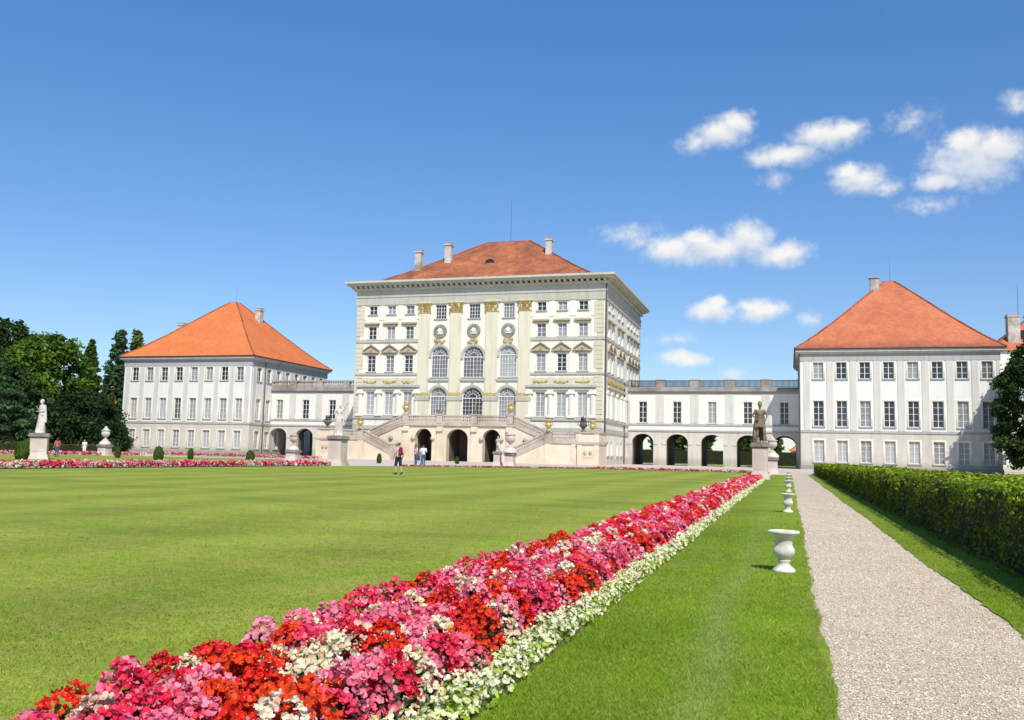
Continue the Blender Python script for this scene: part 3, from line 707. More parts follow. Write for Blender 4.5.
# arched window surrounds
for u, ww in WB:
    for zb, h, nm in ((11.82, 4.42, 'arch_moulding'), (5.5, 4.88, 'arch_moulding')):
        q = MB(); zs = zb+h-ww/2; A = arc(u, ww+.7, zs, ww/2+.35, 16); B = arc(u, ww+.06, zs, ww/2+.03, 16)
        for k in range(16):
            q.hexa([F0.p(*A[k], .0), F0.p(*A[k+1], .0), F0.p(*A[k+1], .17), F0.p(*A[k], .17), F0.p(*B[k], .0), F0.p(*B[k+1], .0), F0.p(*B[k+1], .13), F0.p(*B[k], .13)])
        for s in (-1, 1): F0.box(q, u+s*(ww/2+.26)-.3, u+s*(ww/2+.26)+.3, zs-.28, zs-.02, 0, .2)
        F0.box(q, u-.18, u+.18, zb+h+.02, zb+h+.62, 0, .26)
        if zb > 10: F0.box(q, u-ww/2-.5, u+ww/2+.5, zb-.5, zb-.22, 0, .24)
        q.build(nm, M['grey'], pal)
# wing dressings
for sgn in (0, 1):
    us = wingU[:3] if sgn == 0 else wingU[3:]; a, c = (XL, -8.5) if sgn == 0 else (8.5, XR)
    FS = [(F0, a, c)]
    for z0, z1, d, mt, nm in ((16.95, 17.33, .16, 'grey', 'string_course'), (12.16, 12.42, .16, 'grey', 'string_course'), (5.84, 6.2, .2, 'grey', 'sill_course'), (4.28, 4.86, .14, 'grey', 'base_course')):
        band(pal, nm, [(F0, a-.02 if sgn == 0 else a, c+.02 if sgn else c)], z0, z1, d, M[mt])
    band(pal, 'window_cornice', [(F0, us[0]-2.0, us[2]+2.0)], 10.42, 10.74, .42, M['grey'])
    band(pal, 'architrave', [(F0, us[0]-1.8, us[2]+1.8)], 10.02, 10.41, .2, M['frieze'])
    for u in us:                              # gilded festoons over the piano nobile
        q = MB(); rr = random.Random(int(u*13)+500)
        for k in range(12):
            x_ = rr.uniform(-1.05, 1.05); zz = 11.02 + .2*(x_**2) + rr.uniform(0, .16); s = rr.uniform(.07, .14)
            if abs(x_) < .4: zz += rr.uniform(0, .12); s *= 1.25
            F0.box(q, u+x_-s, u+x_+s, zz-s*.8, zz+s*.8, 0, rr.uniform(.08, .22))
        for k in range(12):
            xa = -1.0+k/6; xm = xa+1/12; F0.box(q, u+xa-.004, u+xa+1/6+.004, 10.96+.2*xm*xm, 11.16+.2*xm*xm, 0, .09)
        q.build('gilded_festoon', M['gold'], pal)
    band(pal, 'stucco_frieze', [(F0, us[0]-2.2, us[2]+2.2)], 10.76, 11.75, .05, M['quoin'])
    cs_ = [us[0]-1.5, (us[0]+us[1])/2, (us[1]+us[2])/2, us[2]+1.5]
    for u in cs_:
        q = MB(); A = [(u+.38*sin(x_), -.03-.24*cos(x_)) for x_ in np.linspace(-pi/2, pi/2, 9)]
        for k in range(8): q.face([(A[k][0], A[k][1]-.0, 6.24), (A[k+1][0], A[k+1][1], 6.24), (A[k+1][0], A[k+1][1], 9.5), (A[k][0], A[k][1], 9.5)])
        F0.box(q, u-.52, u+.52, 6.21, 6.5, 0, .36); F0.box(q, u-.5, u+.5, 9.5, 9.72, 0, .38); F0.box(q, u-.44, u+.44, 9.72, 10.02, 0, .3)
        F0.box(q, u-.56, u-.34, 9.46, 9.8, .1, .4); F0.box(q, u+.34, u+.56, 9.46, 9.8, .1, .4)
        q.build('half_column', M['white'], pal, smooth=False)
    for u in cs_:                             # flat strips between the upper windows
        for z0, z1 in ((12.45, 15.4), (17.36, 20.0), (20.3, 22.45)):
            q = MB(); F0.box(q, u-.42, u+.42, z0, z1, 0, .09); q.build('wall_strip', M['white'], pal)
# side face dressings
for z0, z1, d, mt, nm in ((16.95, 17.33, .16, 'grey', 'string_course'), (12.16, 12.42, .16, 'grey', 'string_course'), (5.84, 6.2, .2, 'grey', 'sill_course'), (4.28, 4.86, .14, 'grey', 'base_course')):
    band(pal, nm, [(F1, .02 if False else -.0, DP)], z0, z1, d, M[mt])
band(pal, 'window_cornice', [(F1, 1.2, 14.9)], 10.42, 10.74, .42, M['grey'])
q = MB(); rr = random.Random(77); F1.box(q, 1.3, 14.7, 10.85, 11.75, 0, .05)
for k in range(150):
    u_ = rr.uniform(1.4, 14.6); zz = 11.0 + .3*abs(sin(u_*1.0)) + rr.uniform(0, .4); s = rr.uniform(.08, .18); F1.box(q, u_-s, u_+s, zz-s, zz+s, 0, rr.uniform(.08, .22))
q.build('gilded_festoon', M['gold'], pal)
for u in (1.1, 4.25, 8.1, 12.0, 14.6):
    q = MB(); F1.box(q, u-.3, u+.3, 6.25, 9.6, 0, .3); F1.box(q, u-.42, u+.42, 9.6, 10.02, 0, .42); q.build('half_column', M['white'], pal)
# quoins
for F, u0, u1 in ((F0, XL, XL+1.25), (F0, XR-1.55, XR-.25), (F1, .15, 1.2), (F1, DP-1.3, DP-.1)):
    q = MB(); z = 4.9; k = 0; F.box(q, u0+.06, u1-.06, 4.88, 22.35, 0, .05)
    while z < 22.3:
        z2 = min(z+.62, 22.3)
        if not any(a < z2 and z < b_ for a, b_ in ((5.84, 6.2), (12.16, 12.42), (16.95, 17.33))): F.box(q, u0, u1, z+.025, z2-.025, 0, .12)
        z = z2
    q.build('quoin', M['quoin'], pal)
# entablature and cornice all round
allF = [(F0, XL, XR), (F1, 0, DP), (F2, -XR, -XL), (F3, 0, DP)]
def ring(name, z0, z1, d, mat):
    q = MB()
    for F, u0, u1 in allF: F.box(q, u0-d, u1+d if F in (F0, F2) else u1-0, z0, z1, 0, d) if F in (F0, F2) else F.box(q, u0, u1, z0, z1, 0, d)
    return q.build(name, mat, pal)
ring('architrave', 22.5, 23.75, .16, M['grey']); ring('frieze', 23.753, 24.62, .1, M['frieze']); ring('architrave_fillet', 23.62, 23.9, .24, M['grey'])
cn = ring('cornice', 24.62, 25.0, .45, M['cornice'])
q = MB()
for F, u0, u1 in allF:
    e = 1.25 if F in (F0, F2) else 0
    F.box(q, u0-e, u1+e, 25.32, 25.62, 0, 1.25); e *= 1.2; F.box(q, u0-e, u1+e, 25.62, 25.9, 0, 1.5)
    n_ = int((u1-u0)/.78)
    for k in range(n_+1):
        u = u0 + (u1-u0)*k/n_; F.box(q, u-.17, u+.17, 25.003, 25.317, 0, 1.0)
q.build('dentil_cornice', M['cornice'], pal)
q = MB(); q.box(XL-1.4, XR+1.4, -1.4, DP+1.4, 25.903, 25.96); q.build('gutter', M['sill'], pal)
q = MB(); hip_roof(q, XL+1.1, XR-1.1, 1.2, DP-1.2, 25.95, -2.95, 3.75, DP/2-.3, DP/2+.3, 34.75); rf = q.build('roof', [M['roofM'], M['ridge']], pal)
chimney(pal, -11.55, 6.4, 27.0, 31.95, 1.02); chimney(pal, -7.5, 8.5, 28, 33.4, 1.02); chimney(pal, 8.2, 9.9, 28, 33.75, .95)
# eyebrow dormer
q = MB(); A = [(-.4 + .72*cos(a), 29.9 + .55*sin(a)) for a in np.linspace(pi, 0, 11)]
yb = 7.3
for k in range(10): q.face([(A[k][0], yb, A[k][1]), (A[k+1][0], yb, A[k+1][1]), (A[k+1][0], yb+2, A[k+1][1]), (A[k][0], yb+2, A[k][1])], 0)
q.face([(x_, yb+.15, z_) for x_, z_ in A], 1); q.build('dormer', [M['roofM'], M['dark']], rf)
q = MB(); q.tube([(.55, DP/2, 34.5), (.55, DP/2, 41.6)], [.045, .02], 6); q.build('flagpole', M['pipe'], pal)
q = MB(); q.tube([(XR+.14, .0-.16, .1), (XR+.14, -.16, 24.6)], [.11, .11], 6); q.build('drainpipe', M['pipe'], pal)
q = MB(); q.tube([(XR+.14, 14.85, .1), (XR+.14, 14.85, 12.2)], [.1, .1], 6); q.build('drainpipe', M['pipe'], pal)

# ---- grand double staircase
st = empty('grand_staircase', (PX, PY, 0), 'sandstone double stairway with three arches and balustrades before the palace', 'staircase')
YP, YF = -5.7, -7.7
FP = Face(0, YP, 0); FF = Face(0, YF, 0)
AR = [(-4.85, 2.5), (.05, 3.05), (4.9, 2.5)]
q = MB(); wall(q, FP, -12.7, 12.7, 0, 4.45, [(u, ww, 0, 4.4 if False else 4.3, min(ww/2, 1.35)) for u, ww in AR], 1.0)
# cut the wall top to the stair slope on both sides: solid platform above the arches, wedge under the flights
q2 = MB(); wall(q2, FP, -8.0, 8.0, 0, 4.75, [(u, ww, 0, 4.35, min(ww/2, 1.35)) for u, ww in AR], 1.1)
for s in (-1, 1):
    P = [(8.0*s, 0), (12.8*s, 0), (12.8*s, 2.7), (8.0*s, 4.75)]; FP.slab(q2, P if s > 0 else P[::-1], -.5, 0)
q2.build('porch_wall', M['sand'], st)
q = MB()
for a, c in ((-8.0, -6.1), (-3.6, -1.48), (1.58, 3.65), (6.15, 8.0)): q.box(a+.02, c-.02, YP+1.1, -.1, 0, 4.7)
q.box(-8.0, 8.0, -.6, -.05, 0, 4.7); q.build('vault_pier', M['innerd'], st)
q = MB(); q.box(-8.05, 8.05, YP-.25, -.02, 4.75, 5.05); q.build('platform', M['rail'], st)
# buttress strips and masks on the porch front
for u in (-7.4, -2.4, 2.5, 7.4):
    q = MB(); FP.box(q, u-.48, u+.48, 0, 4.74, 0, .16); FP.box(q, u-.56, u+.56, 0, .5, .16, .22); FP.box(q, u-.4, u+.4, 4.0, 4.5, .16, .42); q.build('porch_pilaster', M['sand'], st)
for u in (-6.3, -3.45, 3.5, 6.3, -9.6, 9.6):
    q = MB(); q.lathe([(.05, -.3), (.28, -.18), (.33, .05), (.22, .28), (.04, .36)], 10, (u, YP-.08, 3.0)); q.build('lion_mask', M['rail'], st, smooth=True)
def balustrade(mb, F, pts, d, wdt=.34, hgt=1.15, base=.24, sp=.30):
    """rail, base and balusters along a polyline of (u, z) at depth d"""
    for (u0, z0), (u1, z1) in zip(pts[:-1], pts[1:]):
        for a, c in ((0, base), (hgt-.2, hgt)):
            mb.hexa([F.p(u0,z0+a,d), F.p(u1,z1+a,d), F.p(u1,z1+a,d-wdt), F.p(u0,z0+a,d-wdt), F.p(u0,z0+c,d), F.p(u1,z1+c,d), F.p(u1,z1+c,d-wdt), F.p(u0,z0+c,d-wdt)])
        n = max(1, int(abs(u1-u0)/sp))
        for k in range(n):
            t_ = (k+.5)/n; u = u0+(u1-u0)*t_; z = z0+(z1-z0)*t_; p = F.p(u, z+base, d-wdt/2)
            mb.lathe([(.13, 0), (.13, .08), (.10, .12), (.16, .3), (.10, .56), (.13, hgt-base-.28), (.13, hgt-base-.2)], 7, p)
def run(F, pts, d, **k):
    q = MB(); balustrade(q, F, pts, d, **k); return q.build('balustrade', M['rail'], st)
run(FP, [(-7.9, 5.05), (-2.9, 5.05)], .22); run(FP, [(-2.1, 5.05), (2.1, 5.05)], .22); run(FP, [(2.9, 5.05), (7.9, 5.05)], .22)
def pier(F, u, z0, z1, d, w_=.8, mat='rail'):
    q = MB(); F.box(q, u-w_/2, u+w_/2, z0, z1-.14, d-w_*.75, d+.05); F.box(q, u-w_/2-.08, u+w_/2+.08, z1-.14, z1, d-w_*.75-.08, d+.12); return q.build('pier', M[mat], st)
for u in (-2.5, 2.5, -7.5, 7.5): pier(FP, u, 5.05, 6.32, .25)
for s in (-1, 1):
    # upper flight: platform edge down to the landing
    q = MB(); n_ = 13
    for k in range(n_):
        a = 7.9+k*(4.9/n_); q.box(min(s*a, s*(a+4.9/n_)), max(s*a, s*(a+4.9/n_)), YP+.55, YP+2.6, 2.2, 5.0-(k+1)*(2.1/n_))
    q.build('steps', M['rail'], st)
    q = MB()
    P = [(8.0*s, 4.755), (12.8*s, 2.705), (12.8*s, 2.95), (8.0*s, 5.05)]; FP.slab(q, P if s > 0 else P[::-1], -.5, .12); q.build('stringer', M['rail'], st)
    run(FP, [(s*7.95, 5.04), (s*12.9, 2.95)] if s > 0 else [(s*12.9, 2.95), (s*7.95, 5.04)], .12)
    # landing block
    a, c = (12.75, 17.1) if s > 0 else (-17.1, -12.75)
    q = MB(); q.box(a, c, YF, YP+2.6, 0, 2.62); FF.box(q, a, c, 0, .45, 0, .1); FF.box(q, a+.0, a+.85, .45, 2.62, 0, .1); FF.box(q, c-.85, c, .45, 2.62, 0, .1); q.build('landing_wall', M['sand'], st)
    q = MB(); q.box(a-.05, c+.05, YF-.14, YP+2.6, 2.623, 2.9); q.build('landing', M['rail'], st)
    run(FF, [(a+.9, 2.9), (c-.3, 2.9)] if s > 0 else [(a+.3, 2.9), (c-.9, 2.9)], .08)
    pier(FF, s*13.25, 2.9, 4.18, .1, .85)
    a, c = (17.1, 19.85) if s > 0 else (-19.75, -17.1)
    q = MB(); q.box(a, c, YF-.35, YP+2.8, 0, 2.55); q.box(a, c, YF-.3, YP+2.7, 2.85, 3.95); FF.box(q, a, c, 0, .45, .35, .45); 
    for uu in (a+.3, c-.3): FF.box(q, uu-.3, uu+.3, .45, 2.55, .35, .43); FF.box(q, uu-.26, uu+.26, 2.85, 3.95, .30, .37)
    FF.box(q, a+.75, c-.75, .9, 2.1, .35, .40); q.build('end_pavilion', M['sand'], st)
    for uu in (a+1.05, c-1.05):
        k_ = MB(); k_.lathe([(.02, -.34), (.14, -.2), (.2, 0), (.14, .2), (.03, .3)], 8, (uu, YF-.42, 1.55)); k_.build('stone_mask', M['rail'], st, smooth=True)
    q = MB(); q.box(a-.08, c+.1, YF-.5, YP+2.9, 2.553, 2.847); q.box(a-.08, c+.1, YF-.45, YP+2.8, 3.953, 4.15); q.build('end_cornice', M['rail'], st)
    # lower flight returning towards the middle
    q = MB(); n_ = 12
    for k in range(n_):
        a = 8.7+k*(4.05/n_); q.box(min(s*a, s*(a+4.05/n_)), max(s*a, s*(a+4.05/n_)), YF+.4, YP-.3, 0, .6+(k+1)*(2.2/n_))
    q.build('steps', M['rail'], st)
    q = MB(); P = [(8.5*s, 0), (12.74*s, 0), (12.74*s, 2.55), (8.5*s, .62)]; FF.slab(q, P if s > 0 else P[::-1], -.4, -.02); FF.slab(q, [(8.5*s, 0), (12.74*s, 0), (12.74*s, .4), (8.5*s, .4)] if s > 0 else [(12.74*s, 0), (8.5*s, 0), (8.5*s, .4), (12.74*s, .4)], -.3, .08); q.build('flight_wall', M['sand'], st)
    q = MB(); P = [(8.5*s, .623), (12.74*s, 2.553), (12.74*s, 2.9), (8.5*s, .95)]; FF.slab(q, P if s > 0 else P[::-1], -.4, .06); q.build('stringer', M['rail'], st)
    run(FF, [(s*8.75, .98), (s*12.8, 2.85)] if s > 0 else [(s*12.8, 2.85), (s*8.75, .98)], .04)
    pier(FF, s*8.35, 0, 2.2, .08, .8)

# ---- corner pavilions
def pavilion(label, cx, y0, half, roofm, glasses, sides, apex, name='pavilion', ush=0):
    o = empty(name, (cx, y0, 0), label, 'building')
    dep = 2*half; fr = Face(0, 0, 0); rg = Face(half, 0, 90); bk = Face(0, dep, 180); lf = Face(-half, dep, 270)
    uf = [(-3.5+k)*3.03 + ush for k in range(8)]; us = [(-3.5+k)*3.03*min(1, half/12.9) for k in range(8)]; rows = [(12.52, 2.33, 1.38, 2, 3, glasses[0]), (5.95, 3.55, 1.38, 2, 4, glasses[1]), (1.06, 3.0, 1.38, 2, 4, glasses[2])]
    H_ = lambda off: [(u+off, r[2], r[0], r[1], 0) for u in (uf if off == 0 else us) for r in rows]
    mb = MB()
    wall(mb, fr, -half, half, 5.1, 16.0, [h for h in H_(0) if h[2] > 5], .3); wall(mb, fr, -half, half, 0, 5.1, [h for h in H_(0) if h[2] < 5], .3, mi=1)
    for F, key in ((rg, 'r'), (lf, 'l')):
        hh = H_(half) if key in sides else []
        wall(mb, F, 0, dep, 5.1, 16.0, [h for h in hh if h[2] > 5], .3); wall(mb, F, 0, dep, 0, 5.1, [h for h in hh if h[2] < 5], .3, mi=1)
    wall(mb, bk, -half, half, 0, 16.0, [], .3)
    mb.build('wall', [M['pavwhite'], M['rustic']], o)
    b = MB(); b.box(-half+.55, half-.55, .55, dep-.55, 0, 15.9); b.build('dark_interior', M['core'], o)
    for F, off, key in ((fr, 0, 'f'), (rg, half, 'r'), (lf, half, 'l')):
        if key != 'f' and key not in sides: continue
        for z, h, w_, c_, r_, gl in rows:
            for u in (uf if key == 'f' else us): window(o, F, u+off, z, w_, h, 0, c_, r_, gl, depth=.24, extra='surround')
        for k in range(9):
            q = MB(); u = off + (-4+k)*3.03 + (ush if key == 'f' else 0); ww = .42
            if k in (0, 8): u -= (.0 if k == 0 else 0)
            F.box(q, max(u-ww, off-half+.01), min(u+ww, off+half-.01), 5.42, 14.98, 0, .07)
            q.build('lesene', M['lesene'], o)
    q = MB(); r2 = MB(); r3 = MB()
    for F, u0, u1 in ((fr, -half, half), (rg, 0, dep), (bk, -half, half), (lf, 0, dep)):
        e = 1 if F in (fr, bk) else 0
        F.box(q, u0-.12*e, u1+.12*e, 5.1, 5.4, 0, .12); F.box(r2, u0-.09*e, u1+.09*e, 15.0, 16.0, 0, .09)
        F.box(r3, u0-.3*e, u1+.3*e, 16.003, 16.25, 0, .3); F.box(r3, u0-.62*e, u1+.62*e, 16.25, 16.55, 0, .62)
        F.box(q, u0-.1*e, u1+.1*e, 0, .55, 0, .1)
    q.build('string_course', M['pavgrey'], o); r2.build('frieze', M['pavgrey'], o); r3.build('eaves', M['lesene'], o)
    q = MB(); q.box(-half-.8, half+.8, -.8, dep+.8, 16.553, 16.72); q.build('gutter', M['dark'], o)
    q = MB(); e = .72; hip_roof(q, -half-e, half+e, -e, dep+e, 16.72, -.7+apex, .7+apex, half-.5, half+.5, 28.2); q.build('roof', [roofm, M['ridge']], o)
    return o
pr = pavilion('white right pavilion with faded orange hip roof, gravel path leading to it', 14.12, 132.05, 12.55, M['roofR'], ('glass', 'glass', 'glassblind'), 'l', .45, ush=.45)
chimney(pr, -1.75, 10.8, 24.0, 28.8, 1.15, False)
q = MB(); q.tube([(.6, 12.55, 28.1), (.6, 12.55, 32.2)], [.022, .012], 5); q.build('lightning_rod', M['pipe'], pr)
pl_ = pavilion('white left pavilion with bright orange hip roof beside dark trees', -99.25, 132.05, 12.9, M['roofL'], ('glass', 'glasslight', 'glassblind'), 'r', 0)
chimney(pl_, 4.3, 14.5, 23.0, 27.2, 1.1); chimney(pl_, -8.2, 8.8, 20.5, 23.8, 1.2)
q = MB(); q.tube([(.2, 13, 28.1), (.2, 13, 31.6)], [.022, .012], 5); q.build('lightning_rod', M['pipe'], pl_)
q = MB(); q.tube([(12.98, .5, .1), (13.05, 3.6, 16.4)] if False else [(13.05, 3.9, .1), (13.05, 3.9, 16.3)], [.1, .1], 6); q.build('drainpipe', M['pipe'], pl_)
q = MB(); q.tube([(-12.68, -.1, .1), (-12.68, -.1, 16.3)], [.11, .11], 6); q.build('drainpipe', M['pipe'], pr)

# ---- connecting galleries
def gallery(label, x0, x1, y0, ucs, style):
    o = empty('gallery', ((x0+x1)/2, y0, 0), label, 'building'); o.scale = (1, 1, 1.024); hw = (x1-x0)/2; cx = (x0+x1)/2
    fr = Face(0, 0, 0); D_ = 10.0; bk = Face(0, D_, 0); us = [u-cx for u in ucs]
    ar = [(u, 3.25, 0, 4.62, 1.25) for u in us]; wd = [(u, 1.26, 6.25, 3.2, 0) for u in us]
    mb = MB(); wall(mb, fr, -hw, hw, 5.1, 11.2, wd, .3); wall(mb, fr, -hw, hw, 0, 5.1, ar, .9, mi=1)
    mb.build('wall', [M['pavwhite'], M['rustic']], o)
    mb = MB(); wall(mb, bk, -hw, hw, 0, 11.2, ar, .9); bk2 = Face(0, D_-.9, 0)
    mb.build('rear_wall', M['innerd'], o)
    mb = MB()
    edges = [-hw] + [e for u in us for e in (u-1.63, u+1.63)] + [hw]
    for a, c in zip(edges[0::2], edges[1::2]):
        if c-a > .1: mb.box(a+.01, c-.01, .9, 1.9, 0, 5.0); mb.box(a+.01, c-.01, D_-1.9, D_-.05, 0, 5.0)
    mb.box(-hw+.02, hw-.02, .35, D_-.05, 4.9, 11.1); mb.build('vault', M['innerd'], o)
    for u in us: window(o, fr, u, 6.25, 1.26, 3.2, 0, 2, 4, 'glass', depth=.24)
    q = MB()
    mids = [(us[i]+us[i+1])/2 for i in range(len(us)-1)]; pc = (us[1]-us[0]); mids = [us[0]-pc/2] + mids + [us[-1]+pc/2]
    for u in mids: q = MB(); fr.box(q, max(u-.62, -hw+.01), min(u+.62, hw-.01), 6.3, 10.55, 0, .06); q.build('lesene', M['lesene'], o)
    q = MB(); fr.box(q, -hw, hw, 5.9, 6.17, 0, .12); fr.box(q, -hw, hw, 5.0, 5.25, 0, .14); q.build('string_course', M['pavgrey'], o)
    for u in us:
        q = MB(); A = arc(u, 3.75, 3.37, 1.5, 14); B = arc(u, 3.28, 3.37, 1.27, 14)
        for k in range(14): q.hexa([fr.p(*A[k], .0), fr.p(*A[k+1], .0), fr.p(*A[k+1], .08), fr.p(*A[k], .08), fr.p(*B[k], .0), fr.p(*B[k+1], .0), fr.p(*B[k+1], .08), fr.p(*B[k], .08)])
        for s in (-1, 1): fr.box(q, u+s*1.95-.32, u+s*1.95+.32, 3.1, 3.36, 0, .1)
        q.build('arch_moulding', M['lesene'], o)
    for u in mids:
        q = MB(); a, c = max(u-.7, -hw+.01), min(u+.7, hw-.01); fr.box(q, a, c, 0, .5, 0, .14); q.build('pier_base', M['rustic'], o)
    q = MB(); fr.box(q, -hw, hw, 10.62, 10.95, 0, .12); q.build('frieze', M['pavgrey'], o)
    q = MB(); fr.box(q, -hw, hw, 10.953, 11.3, -.5, .42); fr.box(q, -hw, hw, 11.3, 11.55, -.5, .15); q.build('eaves', M['parapet'], o)
    q = MB(); q.box(-hw, hw, .5, D_, 11.2, 11.45); q.build('roof_terrace', M['parapet'], o)
    bl = MB(); n_ = len(us)
    if style == 'iron':
        for u in mids: 
            bl = MB(); a, c = max(u-.72, -hw), min(u+.72, hw); fr.box(bl, a, c, 11.553, 12.62, -.4, .1); fr.box(bl, a-.05, c+.05, 12.62, 12.72, -.45, .15); bl.build('parapet_block', M['parapet'], o)
        for m0, m1 in zip(mids[:-1], mids[1:]):
            ir = MB(); a, c = max(m0+.72, -hw), min(m1-.72, hw); fr.box(ir, a, c, 12.52, 12.62, -.2, -.08); fr.box(ir, a, c, 11.62, 11.69, -.2, -.1)
            k = a+.1
            while k < c: fr.box(ir, k-.05, k+.05, 11.69, 12.52, -.2, -.1); k += .17
            ir.build('railing', M['dark'], o)
    else:
        for u in mids: fr.box(bl, max(u-.62, -hw), min(u+.62, hw), 11.553, 12.5, -.35, .12)
        for m0, m1 in zip(mids[:-1], mids[1:]):
            a, c = max(m0+.62, -hw), min(m1-.62, hw); k = a+.2
            while k < c-.1: bl.lathe([(.13, 0), (.13, .1), (.17, .3), (.1, .6), (.13, .85), (.13, .95)], 6, fr.p(k, 11.553, -.1)); k += .34
        fr.box(bl, -hw, hw, 12.5, 12.72, -.4, .16); bl.build('balustrade', M['railgrey'], o)
    return o
gallery('low white right gallery with five open arches and dark railing', PX+18.93, 1.55, 138.5, [-11.0+5.2*k for k in (-2, -1, 0, 1, 2)], 'iron')
gallery('low white left gallery with arches and pale stone balustrade', -86.33, PX-18.42, 138.5, [-74.5-5.1*k for k in (2, 1, 0, -1, -2)], 'stone')

# house at the right behind the pavilion, and roofs far off
def far_house(label, x, y, wx, wy, eave, ridge, roofm, chims=(), rot=0):
    o = empty('house', (x, y, 0), label, 'house', rot=rot); f = Face(0, -wy/2, 0); us = [(-.5+(k+.5)/int(wx/3.2))*wx for k in range(int(wx/3.2))]
    rows = [z for z in (1.2, 5.4, 9.6, 13) if z+2.5 < eave]
    mb = MB(); wall(mb, f, -wx/2, wx/2, 0, eave, [(u, 1.2, z, 1.9, 0) for u in us for z in rows], .25)
    wall(mb, Face(wx/2, -wy/2, 90), 0, wy, 0, eave, []); wall(mb, Face(-wx/2, wy/2, 270), 0, wy, 0, eave, []); wall(mb, Face(0, wy/2, 180), -wx/2, wx/2, 0, eave, [])
    mb.build('wall', M['pavwhite'], o)
    for u in us:
        for z in rows: window(o, f, u, z, 1.2, 1.9, 0, 2, 3, 'glass', sill=False)
    q = MB(); hip_roof(q, -wx/2-.5, wx/2+.5, -wy/2-.5, wy/2+.5, eave, -wx/2+wy*.42, wx/2-wy*.42, -.3, .3, ridge); q.build('roof', [roofm, M['ridge']], o)
    for cx_, cy_, z0, z1, cw in chims: chimney(o, cx_, cy_, z0, z1, cw)
    return o
hr = far_house('white house with twin grey chimneys and red roof behind the right tree', 50.9, 192, 32, 22, 21.8, 29.4, M['roofR'], [(-11.3, -7.6, 20, 28.7, 2.0), (-8.2, -7.6, 20, 28.7, 2.0)])
q = MB(); q.tube([(-10.0, -6, 24), (-10.0, -6, 35)], [.06, .03], 5); q.build('lightning_rod', M['pipe'], hr)
far_house('house with orange roof glimpsed between trees left of the left pavilion', -146, 172, 18, 12, 8.5, 14.2, M['roofL'])
far_house('distant house with orange roof seen through the rightmost arch', 6.6, 268, 12, 10, 4.0, 8.2, M['roofL'])

# ------------------------------------------------------------------ trees
def leaves_mesh(name, cen, crad, n, size, cols, seed, up=.35, flat=1.0, sunv=None, ratio=.55):
    r = np.random.default_rng(seed); k = len(cen); wts = crad**2; i = r.choice(k, n, p=wts/wts.sum())
    d = unit(r.normal(0, 1, (n, 3))); rr = r.random(n)**(1/1.9); out_ = r.random(n) < .16; rr = np.where(out_, r.uniform(1.0, 1.55, n), rr); P = cen[i] + d*(crad[i]*rr)[:, None]*np.array([1, 1, flat])
    nr = unit(d*.7 + r.normal(0, .55, (n, 3)) + np.array([0, 0, up]))
    q = stamp(P, nr, size*r.uniform(.6, 1.35, n), LEAF*np.array([1, ratio/.55, 1]), r)
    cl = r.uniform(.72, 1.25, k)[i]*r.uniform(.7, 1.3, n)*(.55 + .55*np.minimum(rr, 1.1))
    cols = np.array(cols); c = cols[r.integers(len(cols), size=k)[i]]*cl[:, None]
    return np_mesh(name, q.reshape(-1, 3), np.full(n, 6), M['leaf'], np.repeat(c, 6, 0))
def tree(name, label, x, y, h, rx, trunk_h, cols, shape, n, size, seed, nc=70, crad=(.9, 1.8), group=None, tr=.35, flat=.85, bottom=None):
    r = np.random.default_rng(seed); o = empty(name, (x, y, 0), label, 'tree', group)
    b0 = trunk_h if bottom is None else bottom
    cen, rad = [], []
    while len(cen) < nc:
        t_ = r.random(); z = b0 + (h-b0)*t_; R = rx*shape(t_); a = r.uniform(0, 2*pi); q = R*(r.random()**.5 if r.random() < .4 else r.uniform(.7, 1.05))
        c_ = r.uniform(*crad)*(.45 + .55*min(1, shape(t_)+.15))
        z = min(z, h - c_*flat*.8)
        cen.append((cos(a)*q, sin(a)*q, z)); rad.append(c_)
    cen, rad = np.array(cen), np.array(rad)
    tb = MB(); top = b0 + (h-b0)*.72
    zs = np.linspace(0, top, 7); wob = np.cumsum(r.normal(0, tr*.35, (7, 2)), 0)*np.linspace(0, 1, 7)[:, None]
    tb.tube([(wob[i, 0], wob[i, 1], zs[i]) for i in range(7)], [tr*(1.35 if i == 0 else 1-.13*i) for i in range(7)], 9)
    for k in range(min(16, nc//4)):
        c_ = cen[r.integers(nc)]; s = r.uniform(.35, .95); j = min(6, int(s*6)); p0 = np.array([wob[j, 0], wob[j, 1], zs[j]])
        if c_[2] < p0[2]: p0[2] = max(trunk_h*.7, c_[2]-1.2)
        mid = (p0+c_)/2 + np.array([0, 0, -.25]); tb.tube([tuple(p0), tuple(mid), tuple(c_)], [tr*.42, tr*.26, tr*.1], 6)
    tb.build('trunk', M['bark'], o, smooth=True)
    link('crown', leaves_mesh('crown', cen, rad, n, size, cols, seed+1, flat=flat), o); return o
ball = lambda t: sqrt(max(0, 1-(2*t-1)**2))*.94 + .06
egg = lambda t: (sqrt(max(0, 1-(1.55*t-.62)**2)) if t < .97 else .3)
cone = lambda t: (1-t)**.85*.96 + .04
col_ = lambda t: (min(1, (1-t)*2.6)*.85 + .1)*min(1, .45+t*2)
dome = lambda t: sqrt(max(0, 1-t**2.2))*.97 + .03
DK = [(.04,.076,.019), (.057,.10,.024), (.032,.06,.016)]
MG = [(.11,.20,.022), (.09,.17,.02), (.135,.225,.028), (.065,.13,.017)]
BG = [(.055,.115,.045), (.07,.14,.055), (.045,.095,.035)]
YG = [(.09,.155,.04), (.11,.175,.045), (.075,.13,.035)]
tree('broadleaf_tree', 'tallest dark broadleaf tree at the far left edge of the picture', -113.5, 105, 19.6, 7.4, 4, DK, egg, 26000, .30, 31, 260, (.6, 1.5), bottom=2)
